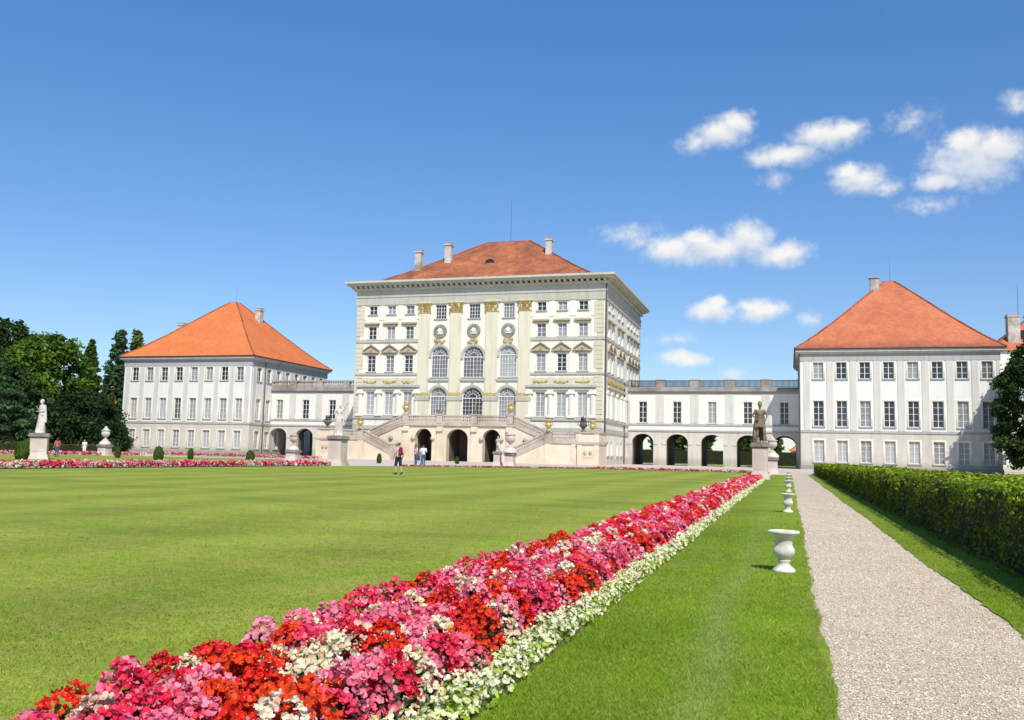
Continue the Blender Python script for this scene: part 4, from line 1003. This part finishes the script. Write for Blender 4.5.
tree('broadleaf_tree', 'big sunlit mid green broadleaf tree behind the draped female statue', -101.8, 104.5, 16.6, 6.0, 3, MG, egg, 30000, .26, 32, 300, (.5, 1.25), bottom=1.5)
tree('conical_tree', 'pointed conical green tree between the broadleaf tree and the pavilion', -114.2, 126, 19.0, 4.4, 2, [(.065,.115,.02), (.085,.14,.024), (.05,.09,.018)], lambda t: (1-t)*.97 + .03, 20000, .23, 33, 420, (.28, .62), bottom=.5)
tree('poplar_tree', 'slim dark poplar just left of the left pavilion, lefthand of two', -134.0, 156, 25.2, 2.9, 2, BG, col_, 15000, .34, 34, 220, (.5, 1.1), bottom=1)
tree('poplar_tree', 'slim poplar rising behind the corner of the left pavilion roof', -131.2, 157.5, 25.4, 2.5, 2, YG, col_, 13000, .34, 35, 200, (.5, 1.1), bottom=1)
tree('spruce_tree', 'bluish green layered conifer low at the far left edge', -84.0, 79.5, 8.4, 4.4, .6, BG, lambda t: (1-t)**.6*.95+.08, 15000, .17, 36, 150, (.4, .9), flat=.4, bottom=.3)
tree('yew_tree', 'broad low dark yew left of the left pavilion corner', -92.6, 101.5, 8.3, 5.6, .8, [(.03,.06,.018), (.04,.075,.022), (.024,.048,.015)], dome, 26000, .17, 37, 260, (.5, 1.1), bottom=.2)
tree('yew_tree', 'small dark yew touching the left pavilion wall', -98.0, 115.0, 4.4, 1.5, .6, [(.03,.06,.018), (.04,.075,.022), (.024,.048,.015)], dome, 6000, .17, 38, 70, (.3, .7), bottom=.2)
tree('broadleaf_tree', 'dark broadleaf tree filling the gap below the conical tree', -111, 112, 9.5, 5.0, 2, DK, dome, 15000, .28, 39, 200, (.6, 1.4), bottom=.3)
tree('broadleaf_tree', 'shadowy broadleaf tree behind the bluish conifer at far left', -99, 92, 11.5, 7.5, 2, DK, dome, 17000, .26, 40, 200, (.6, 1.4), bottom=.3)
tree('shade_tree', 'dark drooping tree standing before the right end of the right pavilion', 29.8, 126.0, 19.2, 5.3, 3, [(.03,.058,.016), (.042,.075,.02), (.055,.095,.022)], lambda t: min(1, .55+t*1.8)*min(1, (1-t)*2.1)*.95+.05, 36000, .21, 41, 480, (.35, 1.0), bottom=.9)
for k, (x_, y_, hh, lab) in enumerate([(-47, 246, 9.5, 'round green tree seen through the leftmost arch of the right gallery'), (-30.0, 238, 10.0, 'green tree seen through the second arch of the right gallery'),
        (-22.5, 226, 9.2, 'green tree seen through the middle arch of the right gallery'), (-12.0, 290, 8.2, 'distant low tree seen through the fourth arch of the right gallery'), (-6.5, 240, 8.0, 'green tree seen through the rightmost arch of the right gallery'),
        (-92, 215, 9, 'green tree seen through the left gallery arch')]):
    tree('courtyard_tree', lab, x_, y_, hh, 5.0, 1.4, [(.055,.10,.018), (.045,.085,.016), (.07,.12,.02)], ball, 8000, .3, 50+k, 90, (.6, 1.3), 'trees in the court behind the galleries', bottom=1.0)

# clipped cones and round bushes
def clipped(name, label, x, y, h, r0, shape, seed, group, cols=((.06,.11,.016), (.08,.135,.02), (.10,.16,.026))):
    r = np.random.default_rng(seed); o = empty(name, (x, y, 0), label, 'topiary', group); n = 2600
    u = r.random(n); th = r.uniform(0, 2*pi, n); R = r0*np.array([shape(v) for v in u])*r.uniform(.86, 1.05, n)
    P = np.stack([R*np.cos(th), R*np.sin(th), .06+h*u*.95], 1); nr = unit(np.stack([np.cos(th), np.sin(th), np.full(n, .5)], 1) + r.normal(0, .45, (n, 3)))
    q = stamp(P, nr, .055*r.uniform(.7, 1.4, n), LEAF, r); c = np.array(cols)[r.integers(len(cols), size=n)]*r.uniform(.6, 1.3, n)[:, None]
    link('foliage', np_mesh('foliage', q.reshape(-1, 3), np.full(n, 6), M['leaf'], np.repeat(c, 6, 0)), o)
    mb = MB(); mb.lathe([(.05, 0), (.06, .06)] + [(r0*.8*shape(v), .06+h*.9*v) for v in np.linspace(.02, .98, 9)], 12); mb.build('stem', M['core'], o); return o
bullet = lambda u: sqrt(max(0, 1-max(0, (u-.3)/.7)**2.2))*.93*min(1, .75+u) + .05
for k, (x_, y_, hh, rr_, lab) in enumerate([(-47.0, 46.5, 1.15, .42, 'largest clipped green cone, left of the draped female statue'), (-55, 64.6, .95, .22, 'clipped cone below the large urn at the yews'),
        (-44.4, 56.4, 1.05, .34, 'clipped cone below the middle of the left pavilion'), (-50.5, 68.4, .95, .24, 'slim clipped cone under the right half of the left pavilion'), (-41.2, 63.4, .9, .32, 'clipped cone left of the left gallery arches'),
        (-44.2, 75.2, .85, .2, 'small clipped cone beside the urn before the left gallery'), (-35.3, 74.8, .85, .2, 'small clipped cone at the foot of the left stair'), (-31.8, 85.5, .7, .2, 'tiny clipped cone before the middle porch arch'), (-1.0, 110, .8, .2, 'tiny clipped cone beside the arcade under the middle arch')][:8]):
    clipped('topiary_cone', lab, x_, y_, hh, rr_, bullet, 70+k, 'clipped cones along the flower beds')
clipped('round_bush', 'light green bush at the foot of the dark tree on the right', 30.6, 118, 2.4, 2.6, lambda u: sqrt(max(0, 1-(1.5*u-.5)**2))*.95+.03, 91, None, ((.10,.16,.02), (.13,.19,.025)))
clipped('round_bush', 'round light green bush behind the left clipped cone', -66, 66.5, 1.6, 1.15, lambda u: sqrt(max(0, 1-(1.7*u-.7)**2))*.95+.03, 90, None, ((.09,.14,.02), (.11,.16,.025)))

# ------------------------------------------------------------------ hedges
def hedge(label, x0, x1, y0, y1, h, seed, dens=1.25, cols=((.155,.19,.018), (.125,.165,.017), (.19,.22,.022), (.10,.135,.015)), brown=.2):
    r = np.random.default_rng(seed); o = empty('hedge', ((x0+x1)/2, (y0+y1)/2, 0), label, 'hedge'); cx, cy = (x0+x1)/2, (y0+y1)/2
    core = MB(); core.box(x0+.09-cx, x1-.09-cx, y0+.08-cy, y1-.08-cy, 0, h-.09); core.build('branches', M['core'], o)
    vs, cs = [], []
    edges = [y0, y0+6, y0+14, y0+30, y1] if y1-y0 > 34 else [y0, y1]
    for a, c in zip(edges[:-1], edges[1:]):
        dm = max(9, hypot(x0, (a+c)/2)); sz = .0115 + .0009*min(dm, 60); k = dens*.85/(sz*sz*3.2)
        def put(P, nv):
            n = len(P); nr = unit(nv + r.normal(0, .5, (n, 3))); q = stamp(P, nr, sz*r.uniform(.7, 1.35, n), LEAF, r)
            ci = np.array(cols)[r.integers(len(cols), size=n)]*r.uniform(.6, 1.3, n)[:, None]
            sunlit_top = np.clip((P[:, 2]/h-.55)/.4, 0, 1)[:, None]; ci = ci*(np.array([1.2, 1.2, .8]) + np.array([.75, .95, .5])*sunlit_top)  # sunlight on the hedge top painted in: upper leaves get a brighter colour
            bz = np.sin(P[:, 1]*.9+1)+np.sin(P[:, 1]*2.3)+np.sin(P[:, 2]*9+P[:, 1]*3); br = (r.random(n) < brown*np.clip(bz, 0, 2))[:, None]
            ci = np.where(br, np.array([.17, .085, .02])*r.uniform(.6, 1.2, n)[:, None], ci)
            P2 = q.reshape(-1, 3) - np.array([cx, cy, 0]); vs.append(P2); cs.append(np.repeat(ci, 6, 0))
        bulge = lambda yy, zz: .05*np.sin(yy*1.7+zz*4)+.04*np.sin(yy*4.1+1.3)+.03*np.sin(zz*9+yy*2)
        n = int((c-a)*h*k); yy = r.uniform(a, c, n); zz = h*r.random(n)**.9
        put(np.stack([x0 + .03 + bulge(yy, zz)*.6 + r.normal(0, .025, n) - .05*(zz < .1*h), yy, zz], 1), np.tile([-1, 0, .25], (n, 1)))
        n = int((c-a)*(x1-x0)*k*.8); yy = r.uniform(a, c, n); xx = r.uniform(x0, x1, n)
        put(np.stack([xx, yy, h - .02 + .035*np.sin(yy*1.3)*np.sin(xx*3+yy) + .03*np.sin(yy*5+xx*2) + np.abs(r.normal(0, .022, n))], 1), np.tile([-.15, 0, 1], (n, 1)))
        n = int((c-a)*h*k*.3); put(np.stack([x1 - r.random(n)*.06, r.uniform(a, c, n), h*r.random(n)], 1), np.tile([1, 0, .25], (n, 1)))
    for ye, s in ((y0, -1), (y1, 1)):
        n = int((x1-x0)*h*k); put(np.stack([r.uniform(x0, x1, n), ye + r.normal(0, .03, n), h*r.random(n)], 1), np.tile([0, s, .25], (n, 1)))
    V = np.concatenate(vs); link('foliage', np_mesh('foliage', V, np.full(len(V)//6, 6), M['leaf'], np.concatenate(cs)), o); return o
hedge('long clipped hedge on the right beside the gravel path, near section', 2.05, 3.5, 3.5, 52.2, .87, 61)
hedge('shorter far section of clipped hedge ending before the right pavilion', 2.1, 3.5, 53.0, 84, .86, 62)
hedge('dark tall hedge closing the court, seen through the gallery arches', -34, 6, 205, 207, 3.0, 64, .5, ((.02,.03,.015), (.03,.045,.02), (.015,.02,.015)), 0)
hedge('low brownish clipped hedge in front of the dark trees at left', -81.5, -79.5, 60, 93, 1.05, 63, .8, ((.10,.09,.03), (.12,.10,.035), (.07,.075,.02)), .3)

# ------------------------------------------------------------------ figures
ICO = None
def ico():
    global ICO
    if ICO is None:
        bm = bmesh.new(); bmesh.ops.create_icosphere(bm, subdivisions=2, radius=1); ICO = (np.array([v.co[:] for v in bm.verts]), [tuple(v.index for v in f.verts) for f in bm.faces]); bm.free()
    return ICO
def blob(name, caps, mat, parent, voxel, loc=(0,0,0), rot=0, smooth=2):
    """one continuous skin over tapered limbs: caps are (p, rp, q, rq) or (p, (rx,ry,rz))"""
    V, F = ico(); vv, ff = [], []
    def add(p, r):
        n = sum(len(x) for x in vv); vv.append(V*np.array(r) + np.array(p)); ff.extend([tuple(i+n for i in f) for f in F])
    for c_ in caps:
        if len(c_) == 2: add(c_[0], c_[1])
        else:
            p, rp, q, rq = c_; p = np.array(p, float); q = np.array(q, float); n = max(2, int(np.linalg.norm(q-p)/(min(rp, rq)*.45))+1)
            for t_ in np.linspace(0, 1, n): rr_ = rp+(rq-rp)*t_; add(p+(q-p)*t_, (rr_, rr_, rr_))
    me = bpy.data.meshes.new(name); me.from_pydata(np.concatenate(vv).tolist(), [], ff)
    o = bpy.data.objects.new(name, me); C.objects.link(o); md = o.modifiers.new('r', 'REMESH'); md.mode = 'VOXEL'; md.voxel_size = voxel
    if smooth: s = o.modifiers.new('s', 'SMOOTH'); s.factor = .5; s.iterations = smooth
    dg = bpy.context.evaluated_depsgraph_get(); m2 = bpy.data.meshes.new_from_object(o.evaluated_get(dg))
    C.objects.unlink(o); bpy.data.objects.remove(o); m2.name = name; m2.materials.clear(); m2.materials.append(mat)
    m2.polygons.foreach_set('use_smooth', [True]*len(m2.polygons)); return link(name, m2, parent, loc, rot)

def skeleton(h, pose):
    """joints of a standing figure facing -Y, height h; pose overrides"""
    k = h/1.75
    J = dict(hipL=(.09,0,.93), hipR=(-.09,0,.93), kneeL=(.10,-.02,.50), kneeR=(-.10,-.02,.50), ankL=(.10,.02,.08), ankR=(-.10,.02,.08), toeL=(.12,-.15,.035), toeR=(-.12,-.15,.035),
             pel=(0,0,.97), waist=(0,0,1.12), chest=(0,.005,1.30), neck=(0,.01,1.48), head=(0,-.01,1.63), shL=(.18,.01,1.42), shR=(-.18,.01,1.42), elL=(.24,.02,1.13), elR=(-.24,.02,1.13), wrL=(.25,-.10,.90), wrR=(-.25,-.10,.90))
    J.update(pose); return {n: tuple(c*k for c in p) for n, p in J.items()}, k
def body_caps(J, k, hands=True):
    c = []
    for s in 'LR':
        c += [(J['hip'+s], .088*k, J['knee'+s], .055*k), (J['knee'+s], .054*k, J['ank'+s], .036*k), (J['ank'+s], .04*k, J['toe'+s], .03*k),
              (J['sh'+s], .058*k, J['el'+s], .040*k), (J['el'+s], .039*k, J['wr'+s], .027*k), (J['chest'], .09*k, J['sh'+s], .06*k)]
        if hands:
            e, w_ = np.array(J['el'+s]), np.array(J['wr'+s]); d = (w_-e)/np.linalg.norm(w_-e); sd = np.cross(d, (0, 1, 0)); sd = sd/(np.linalg.norm(sd)+1e-6); fw = np.cross(sd, d)
            pal_ = w_ + d*.06*k; c.append((tuple(w_), .025*k, tuple(pal_), .03*k))
            for f, (off, ln) in enumerate(((-.028, .070), (-.010, .082), (.010, .078), (.027, .060))):
                b0 = pal_ + fw*off*k + d*.01*k; b1 = b0 + d*ln*.5*k + sd*.004*k; b2 = b1 + d*ln*.45*k + (sd*.02 if s == 'R' else -sd*.02)*k
                c += [(tuple(b0), .0095*k, tuple(b1), .009*k), (tuple(b1), .009*k, tuple(b2), .0075*k)]
            t0 = w_ + d*.03*k - fw*.02*k; t1 = t0 - fw*.035*k + d*.03*k; c.append((tuple(t0), .011*k, tuple(t1), .009*k))
    hd = np.array(J['head'])
    c += [(J['pel'], (.155*k, .105*k, .12*k)), (J['pel'], .115*k, J['waist'], .105*k), (J['waist'], (.135*k, .095*k, .13*k)), (J['waist'], .1*k, J['chest'], .115*k), (J['chest'], (.165*k, .11*k, .15*k)),
          (J['chest'], .07*k, J['neck'], .052*k), (J['neck'], .05*k, tuple(hd-np.array([0, 0, .06*k])), .05*k), (tuple(hd + np.array([0, .012*k, .03*k])), (.075*k, .092*k, .092*k)), (tuple(hd + np.array([0, -.02*k, -.05*k])), (.055*k, .06*k, .062*k)),
          (tuple(hd + np.array([0, -.085*k, -.005*k])), .010*k, tuple(hd + np.array([0, -.098*k, -.028*k])), .014*k),
          (tuple(hd + np.array([.076*k, .012*k, 0])), (.012*k, .022*k, .03*k)), (tuple(hd + np.array([-.076*k, .012*k, 0])), (.012*k, .022*k, .03*k))]
    for sg in (-1, 1): c.append((tuple(hd + np.array([.03*sg*k, -.074*k, .004*k])), (.012*k, .01*k, .008*k)))
    c.append((tuple(hd + np.array([0, -.078*k, -.062*k])), (.022*k, .012*k, .008*k)))
    return c
SKIN = plain('skin', (.52, .30, .21, 1), .55, 0, .1); 
def cloth(name, c): return plain(name, c, .9, 0, .2, 9)
def person(label, x, y, h, rot, pose, shirt, trousers, hair, long_hair=False, hat=None, pack=None, skirt=False):
    o = empty('person', (x, y, 0), label, 'person', rot=rot); J, k = skeleton(h, pose); vx = .012
    blob('body', body_caps(J, k), SKIN, o, vx)
    e = .014*k; A = np.array
    def mid(a, b_, t_): return tuple(A(J[a])+(A(J[b_])-A(J[a]))*t_)
    c = [(J['pel'], (.168*k, .118*k, .10*k)), (J['waist'], (.150*k, .112*k, .15*k)), (J['waist'], .115*k, J['chest'], .13*k), (J['chest'], (.18*k, .126*k, .165*k)), (J['chest'], .085*k, mid('chest', 'neck', .7), .068*k)]
    for s in 'LR': c += [(J['chest'], .1*k, J['sh'+s], .074*k), (J['sh'+s], .074*k, mid('sh'+s, 'el'+s, .75), .060*k)]
    blob('shirt', c, shirt, o, .016)
    c = [(tuple(A(J['pel'])-A((0, 0, .02*k))), (.164*k, .116*k, .11*k))]
    for s in 'LR':
        if skirt: c += [(J['hip'+s], .10*k, mid('knee'+s, 'ank'+s, .0), .085*k)]
        else: c += [(J['hip'+s], .102*k, J['knee'+s], .072*k), (J['knee'+s], .07*k, mid('knee'+s, 'ank'+s, .88), .056*k)]
    blob('trousers' if not skirt else 'shorts', c, trousers, o, .016)
    hd = A(J['head']); c = [(tuple(hd + A([0, .03*k, .05*k])), (.088*k, .095*k, .09*k))]
    if long_hair: c += [(tuple(hd + A([0, .07*k, .02*k])), .07*k, tuple(hd + A([0, .09*k, -.2*k])), .06*k)]
    blob('hair', c, hair, o, .014)
    if hat:
        q = MB(); q.lathe([(.17*k, .06*k), (.175*k, .075*k), (.10*k, .085*k), (.095*k, .16*k), (.05*k, .19*k), (.01*k, .195*k)], 16, tuple(hd)); q.build('hat', hat, o, smooth=True)
    if pack: blob('backpack', [((0, .20*k, 1.34*k), (.13*k, .09*k, .17*k)), ((0, .22*k, 1.16*k), (.14*k, .10*k, .14*k))], pack, o, .018)
    q = []
    for s in 'LR': q += [(J['ank'+s], .048*k, J['toe'+s], .038*k)]
    blob('shoes', q, M['dark'], o, .014); return o
WH = cloth('white_cotton', (.80, .79, .80, 1)); PK = cloth('pale_pink_cotton', (.72, .42, .46, 1)); NV = cloth('navy_cotton', (.016, .018, .035, 1)); JN = cloth('blue_denim', (.07, .10, .19, 1)); LB = cloth('light_blue_cotton', (.33, .45, .66, 1))
HR = cloth('dark_brown_hair', (.05, .026, .015, 1)); HB = cloth('auburn_hair', (.20, .075, .035, 1)); MR = cloth('maroon_nylon', (.15, .02, .03, 1)); STW = cloth('straw', (.55, .40, .25, 1)); RD = cloth('rose_cotton', (.6, .12, .16, 1))
walk = dict(kneeL=(.10, -.10, .51), ankL=(.10, -.02, .09), toeL=(.11, -.19, .05), kneeR=(-.10, .06, .50), ankR=(-.10, .24, .12), toeR=(-.11, .10, .035), elR=(-.25, .10, 1.14), wrR=(-.24, .02, .90))
person('person in pink shirt, dark shorts and maroon backpack walking alone on the lawn', -17.6, 39.4, 1.52, radians(-125), walk, PK, NV, HB, False, STW, MR, True)
person('person with auburn hair, pink top and blue jeans, left of the group of three', -28.25, 66.6, 1.70, radians(140), {}, PK, JN, HB, True)
person('person in light blue clothes standing at the middle of the group of three', -28.0, 67.2, 1.60, radians(190), {}, LB, LB, HR, True)
person('person in white shirt and jeans, right of the group of three', -27.45, 66.2, 1.68, radians(215), dict(elR=(-.26, -.04, 1.15), wrR=(-.14, -.22, 1.10)), WH, JN, HR)
person('person in white standing before the dark yews left of the urn', -72.5, 80.0, 1.62, radians(30), {}, WH, WH, HR)
person('person in white beside the round green bush at far left', -60.2, 61.4, 1.62, radians(70), {}, WH, NV, HR)
person('person in rose coloured top behind the female statue pedestal', -58.8, 61.8, 1.60, radians(250), {}, RD, JN, HR, True)

# ---- statues and pedestals
def pedestal(label, x, y, w_, h, mat=None, cap=True, group=None, rot=0):
    o = empty('pedestal', (x, y, 0), label, 'pedestal', group, rot); a = w_/2
    q = MB(); q.box(-a*1.28, a*1.28, -a*1.28, a*1.28, 0, .18); q.box(-a*1.14, a*1.14, -a*1.14, a*1.14, .183, .36); q.build('plinth', M['ped'], o)
    q = MB(); q.box(-a, a, -a, a, .363, h-.32); q.box(-a*.72, a*.72, -a*1.03, -a*1.0, .55, h-.5); q.build('die', mat or M['ped'], o)
    q = MB(); q.box(-a*1.1, a*1.1, -a*1.1, a*1.1, h-.317, h-.23); q.box(-a*1.26, a*1.26, -a*1.26, a*1.26, h-.227, h-.1); q.box(-a*1.16, a*1.16, -a*1.16, a*1.16, h-.097, h); q.build('cap', M['pedcap'], o); return o
def statue(label, x, y, z, h, rot, pose, mat, drapery=None, extra=()):
    o = empty('statue', (x, y, z), label, 'statue', rot=rot); J, k = skeleton(h, pose); caps = body_caps(J, k)
    A = np.array
    if drapery == 'long':
        for a in np.linspace(0, 2*pi, 15)[:-1]:
            caps.append(((.11*k*cos(a), .075*k*sin(a), 1.02*k), .05*k, ((.23+.03*sin(a*5))*k*cos(a), (.19+.03*cos(a*4))*k*sin(a), .05*k), .05*k))
        caps += [((0, 0, .95*k), .13*k, (0, 0, .1*k), .19*k), ((-.18*k, .03*k, 1.42*k), .06*k, (.16*k, -.06*k, .95*k), .06*k), ((.2*k, .05*k, 1.4*k), .07*k, (.22*k, .12*k, .6*k), .07*k)]
    if drapery == 'cloak':
        for a in np.linspace(-.2, pi+.2, 8): caps.append(((.15*k*cos(a), (.05+.06*sin(a))*k, 1.40*k), .045*k, (.27*k*cos(a), (.08+.18*sin(a))*k, .12*k), .055*k))
        for a in np.linspace(0, 2*pi, 12)[:-1]: caps.append(((.13*k*cos(a), .09*k*sin(a), 1.0*k), .05*k, (.2*k*cos(a), .16*k*sin(a), .68*k), .045*k))
    caps += [(tuple(A(p)*k), r_*k, tuple(A(q_)*k), s_*k) if len(c_) == 4 else (tuple(A(c_[0])*k), tuple(A(c_[1])*k)) for c_ in extra for p, r_, q_, s_ in ([c_] if len(c_) == 4 else [(0, 0, 0, 0)])]
    hd = A(J['head']); caps.append((tuple(hd + A([0, .03*k, .05*k])), (.088*k, .095*k, .085*k))); caps.append((tuple(hd + A([0, .08*k, -.01*k])), (.06*k, .05*k, .06*k)))
    caps.append(((0, 0, .02*k), (.3*k, .26*k, .05*k)))
    blob('figure', caps, mat, o, .03, smooth=1); return o
pedestal('pale pedestal under the draped female statue at far left', -49.1, 50.0, 1.04, 1.78, rot=radians(38))
statue('white marble statue of a draped woman on the far left pedestal', -49.1, 50.0, 1.78, 2.32, radians(-20), dict(elL=(.26, -.04, 1.16), wrL=(.05, -.2, 1.12), elR=(-.27, -.02, 1.18), wrR=(-.1, -.2, 1.32), head=(-.02, -.02, 1.64)), M['marble'], 'long')
pedestal('stone pedestal under the leaning statue left of the staircase', -30.3, 57.4, .98, 2.1)
statue('white marble statue with one arm raised left of the staircase', -30.3, 57.4, 2.1, 2.25, radians(25), dict(elL=(.34, -.05, 1.52), wrL=(.46, -.1, 1.78), elR=(-.26, -.1, 1.2), wrR=(-.12, -.22, 1.38), head=(.06, -.03, 1.64), kneeR=(-.13, -.1, .52)), M['marble'], 'long', [((.1, .12, 1.4), .07, (.42, .05, 1.85), .04)])
pedestal('pink stone pedestal standing in the flower bed beside the gravel path', -1.56, 53.0, .82, 2.05)
statue('brown weathered statue of a warrior on the pedestal at the bed end', -1.56, 53.0, 2.05, 2.25, radians(15), dict(elL=(.33, .02, 1.2), wrL=(.22, -.12, 1.0), elR=(-.32, .02, 1.18), wrR=(-.16, -.14, 1.02), kneeL=(.15, -.06, .5), ankL=(.17, .03, .08), toeL=(.22, -.13, .04), ankR=(-.14, .02, .08)), M['brown'], 'cloak', [((-.2, .15, .1), .12, (-.16, .12, .8), .10), ((0, .0, 1.70), .105, (0, .03, 1.75), .085), ((0, .07, 1.80), .05, (0, .14, 1.66), .05)])
URNP = [(.30, 0), (.30, .08), (.16, .14), (.10, .24), (.12, .30), (.26, .40), (.40, .56), (.44, .74), (.40, .86), (.36, .95), (.46, 1.02), (.46, 1.08), (.30, 1.12), (.22, 1.22), (.14, 1.32), (.12, 1.40), (.05, 1.48)]
def big_urn(label, x, y, ph, pw, k, mat, n=1.0):
    pedestal('stone pedestal carrying the ' + label.split(' on ')[0], x, y, pw, ph)
    o = empty('stone_urn', (x, y, ph), label, 'urn'); q = MB(); q.lathe([(.95*k*.62, 0), (.95*k*.62, .1*k), (.5*k, .26*k), (.30*k, .42*k)], 18); q.build('foot', M['ped'], o, smooth=False)
    q = MB(); q.lathe([(r_*k*1.0, .42*k + z_*k) for r_, z_ in URNP], 20); q.build('vase', mat, o, smooth=False); return o
big_urn('tall pale lidded urn on a pedestal before the yews', -68.1, 78, 1.15, .95, 1.0, M['marble'])
big_urn('grey stone urn on a pedestal before the left gallery', -44.3, 75.2, 1.05, .9, .9, M['rail'])
big_urn('large layered stone urn on a pedestal before the right stair flight', -24.95, 81.2, 1.25, .8, 1.15, M['ped'])
big_urn('stone urn on a pedestal behind the warrior statue', -1.35, 79.0, 1.35, .85, .95, M['ped'])
pedestal('small pale pedestal under the seated figure before the right arch', -26.75, 83.0, .62, 1.35)
statue('small white statue of a child beside the layered stone urn', -26.75, 83.0, 1.35, 1.45, radians(-30), dict(elL=(.3, -.05, 1.2), wrL=(.3, -.2, 1.35), elR=(-.28, -.05, 1.2), wrR=(-.1, -.2, 1.05)), M['marble'], 'cloak')

# ornaments on the stair piers
def ornament(name, label, x, y, z, k, mat, seed, cat='vase'):
    o = empty(name, (PX+x, PY+y, z), label, cat); q = MB()
    q.lathe([(.26*k, 0), (.26*k, .1*k), (.10*k, .18*k), (.10*k, .26*k), (.30*k, .46*k), (.38*k, .70*k), (.30*k, .88*k), (.24*k, .94*k), (.34*k, 1.02*k), (.30*k, 1.05*k)], 16); q.build('vase', mat, o, smooth=False)
    r = random.Random(seed); q = MB()
    for s in (-1, 1): q.tube([(s*.3*k, 0, .5*k), (s*.56*k, 0, .72*k), (s*.42*k, 0, .98*k), (s*.28*k, 0, .9*k)], [.05*k, .06*k, .05*k, .03*k], 6)
    for i in range(16):
        a = r.uniform(0, 2*pi); rr_ = r.uniform(.05, .26)*k; s = r.uniform(.08, .14)*k; c_ = (rr_*cos(a), rr_*sin(a), (1.1+r.uniform(0, .25))*k)
        q.lathe([(s*.4, -s), (s, -s*.3), (s, s*.3), (s*.3, s)], 6, c_)
    q.build('fruit_and_handles', mat, o); return o
for x, y, z, k, m_, lab in ((-13.25, YF-.2, 4.18, 1.1, 'gold', 'gilded vase on the left landing pier of the staircase'), (13.25, YF-.2, 4.18, 1.15, 'gold', 'gilded vase on the right landing pier of the staircase'),
        (-7.5, YP, 6.32, 1.2, 'gold', 'gilded vase at the left end of the upper stair platform'), (7.5, YP, 6.32, 1.2, 'gold', 'gilded vase at the right end of the upper stair platform'),
        (18.9, YF+.3, 4.15, 1.05, 'gold', 'gilded vase on the far right end block of the staircase'), (17.7, YF+.3, 4.15, 1.35, 'darkstone', 'dark stone vase on the far right end block of the staircase'),
        (-18.5, YF+.3, 4.15, 1.25, 'darkstone', 'dark stone vase on the far left end block of the staircase')):
    ornament('gilded_vase' if m_ == 'gold' else 'stone_vase', lab, x, y, z, k, M[m_], int(x*10)+900)
for s, lab in ((-1, 'small dark seated figure on the platform pier left of the middle arch'), (1, 'small dark seated figure on the platform pier right of the middle arch')):
    statue(lab, PX+s*2.5, PY+YP-.05, 6.3, 1.55, radians(40*s), dict(kneeL=(.12, -.3, .62), ankL=(.12, -.3, .2), toeL=(.14, -.4, .1), hipL=(.1, 0, .62), hipR=(-.1, 0, .62), kneeR=(-.12, -.3, .6), ankR=(-.12, -.25, .2), toeR=(-.12, -.4, .1), pel=(0, 0, .64), elR=(-.34, -.15, 1.25), wrR=(-.42, -.3, 1.45)), M['brown'], None, [((0, 0, .05), .28, (0, 0, .5), .2)])

# ---- small white urns along the path
GU = [(.108, 0), (.108, .018), (.096, .03), (.060, .062), (.047, .085), (.060, .10), (.062, .11), (.050, .118), (.070, .135), (.094, .160), (.102, .190), (.098, .215), (.084, .235), (.078, .25), (.080, .29), (.092, .325), (.110, .345), (.128, .352), (.146, .362), (.148, .376), (.140, .384), (.120, .384), (.105, .35), (.07, .30), (.0, .29)]
def flute(z, a): return (.035*(abs(sin(a*8))-.5) if .125 < z < .215 else (.02*(abs(sin(a*8))-.5) if .03 < z < .08 else 0))
u0_ = empty('garden_urn', (-.055, 9.07, .012), 'nearest and largest white garden urn on the grass beside the path', 'urn', 'white urns lined up along the gravel path')
q = MB(); q.lathe(GU[:8], 48, flute=flute); q.build('foot', M['urn'], u0_, smooth=True)
q = MB(); q.lathe(GU[7:], 48, flute=flute); q.build('bowl', M['urn'], u0_, smooth=True)
for k, (y_, lab) in enumerate(((19.5, 'second nearest white garden urn on the grass beside the path'), (32.6, 'third white garden urn counting from the camera along the path'), (39.5, 'fourth white garden urn counting from the camera along the path'),
        (47.0, 'fifth white garden urn counting from the camera along the path'), (58.5, 'farthest white garden urn at the end of the grass strip'))):
    c_ = copy_tree(u0_); c_.location = (-.03, y_, .012); c_['label'] = lab; c_.rotation_euler = (0, 0, .4*k)
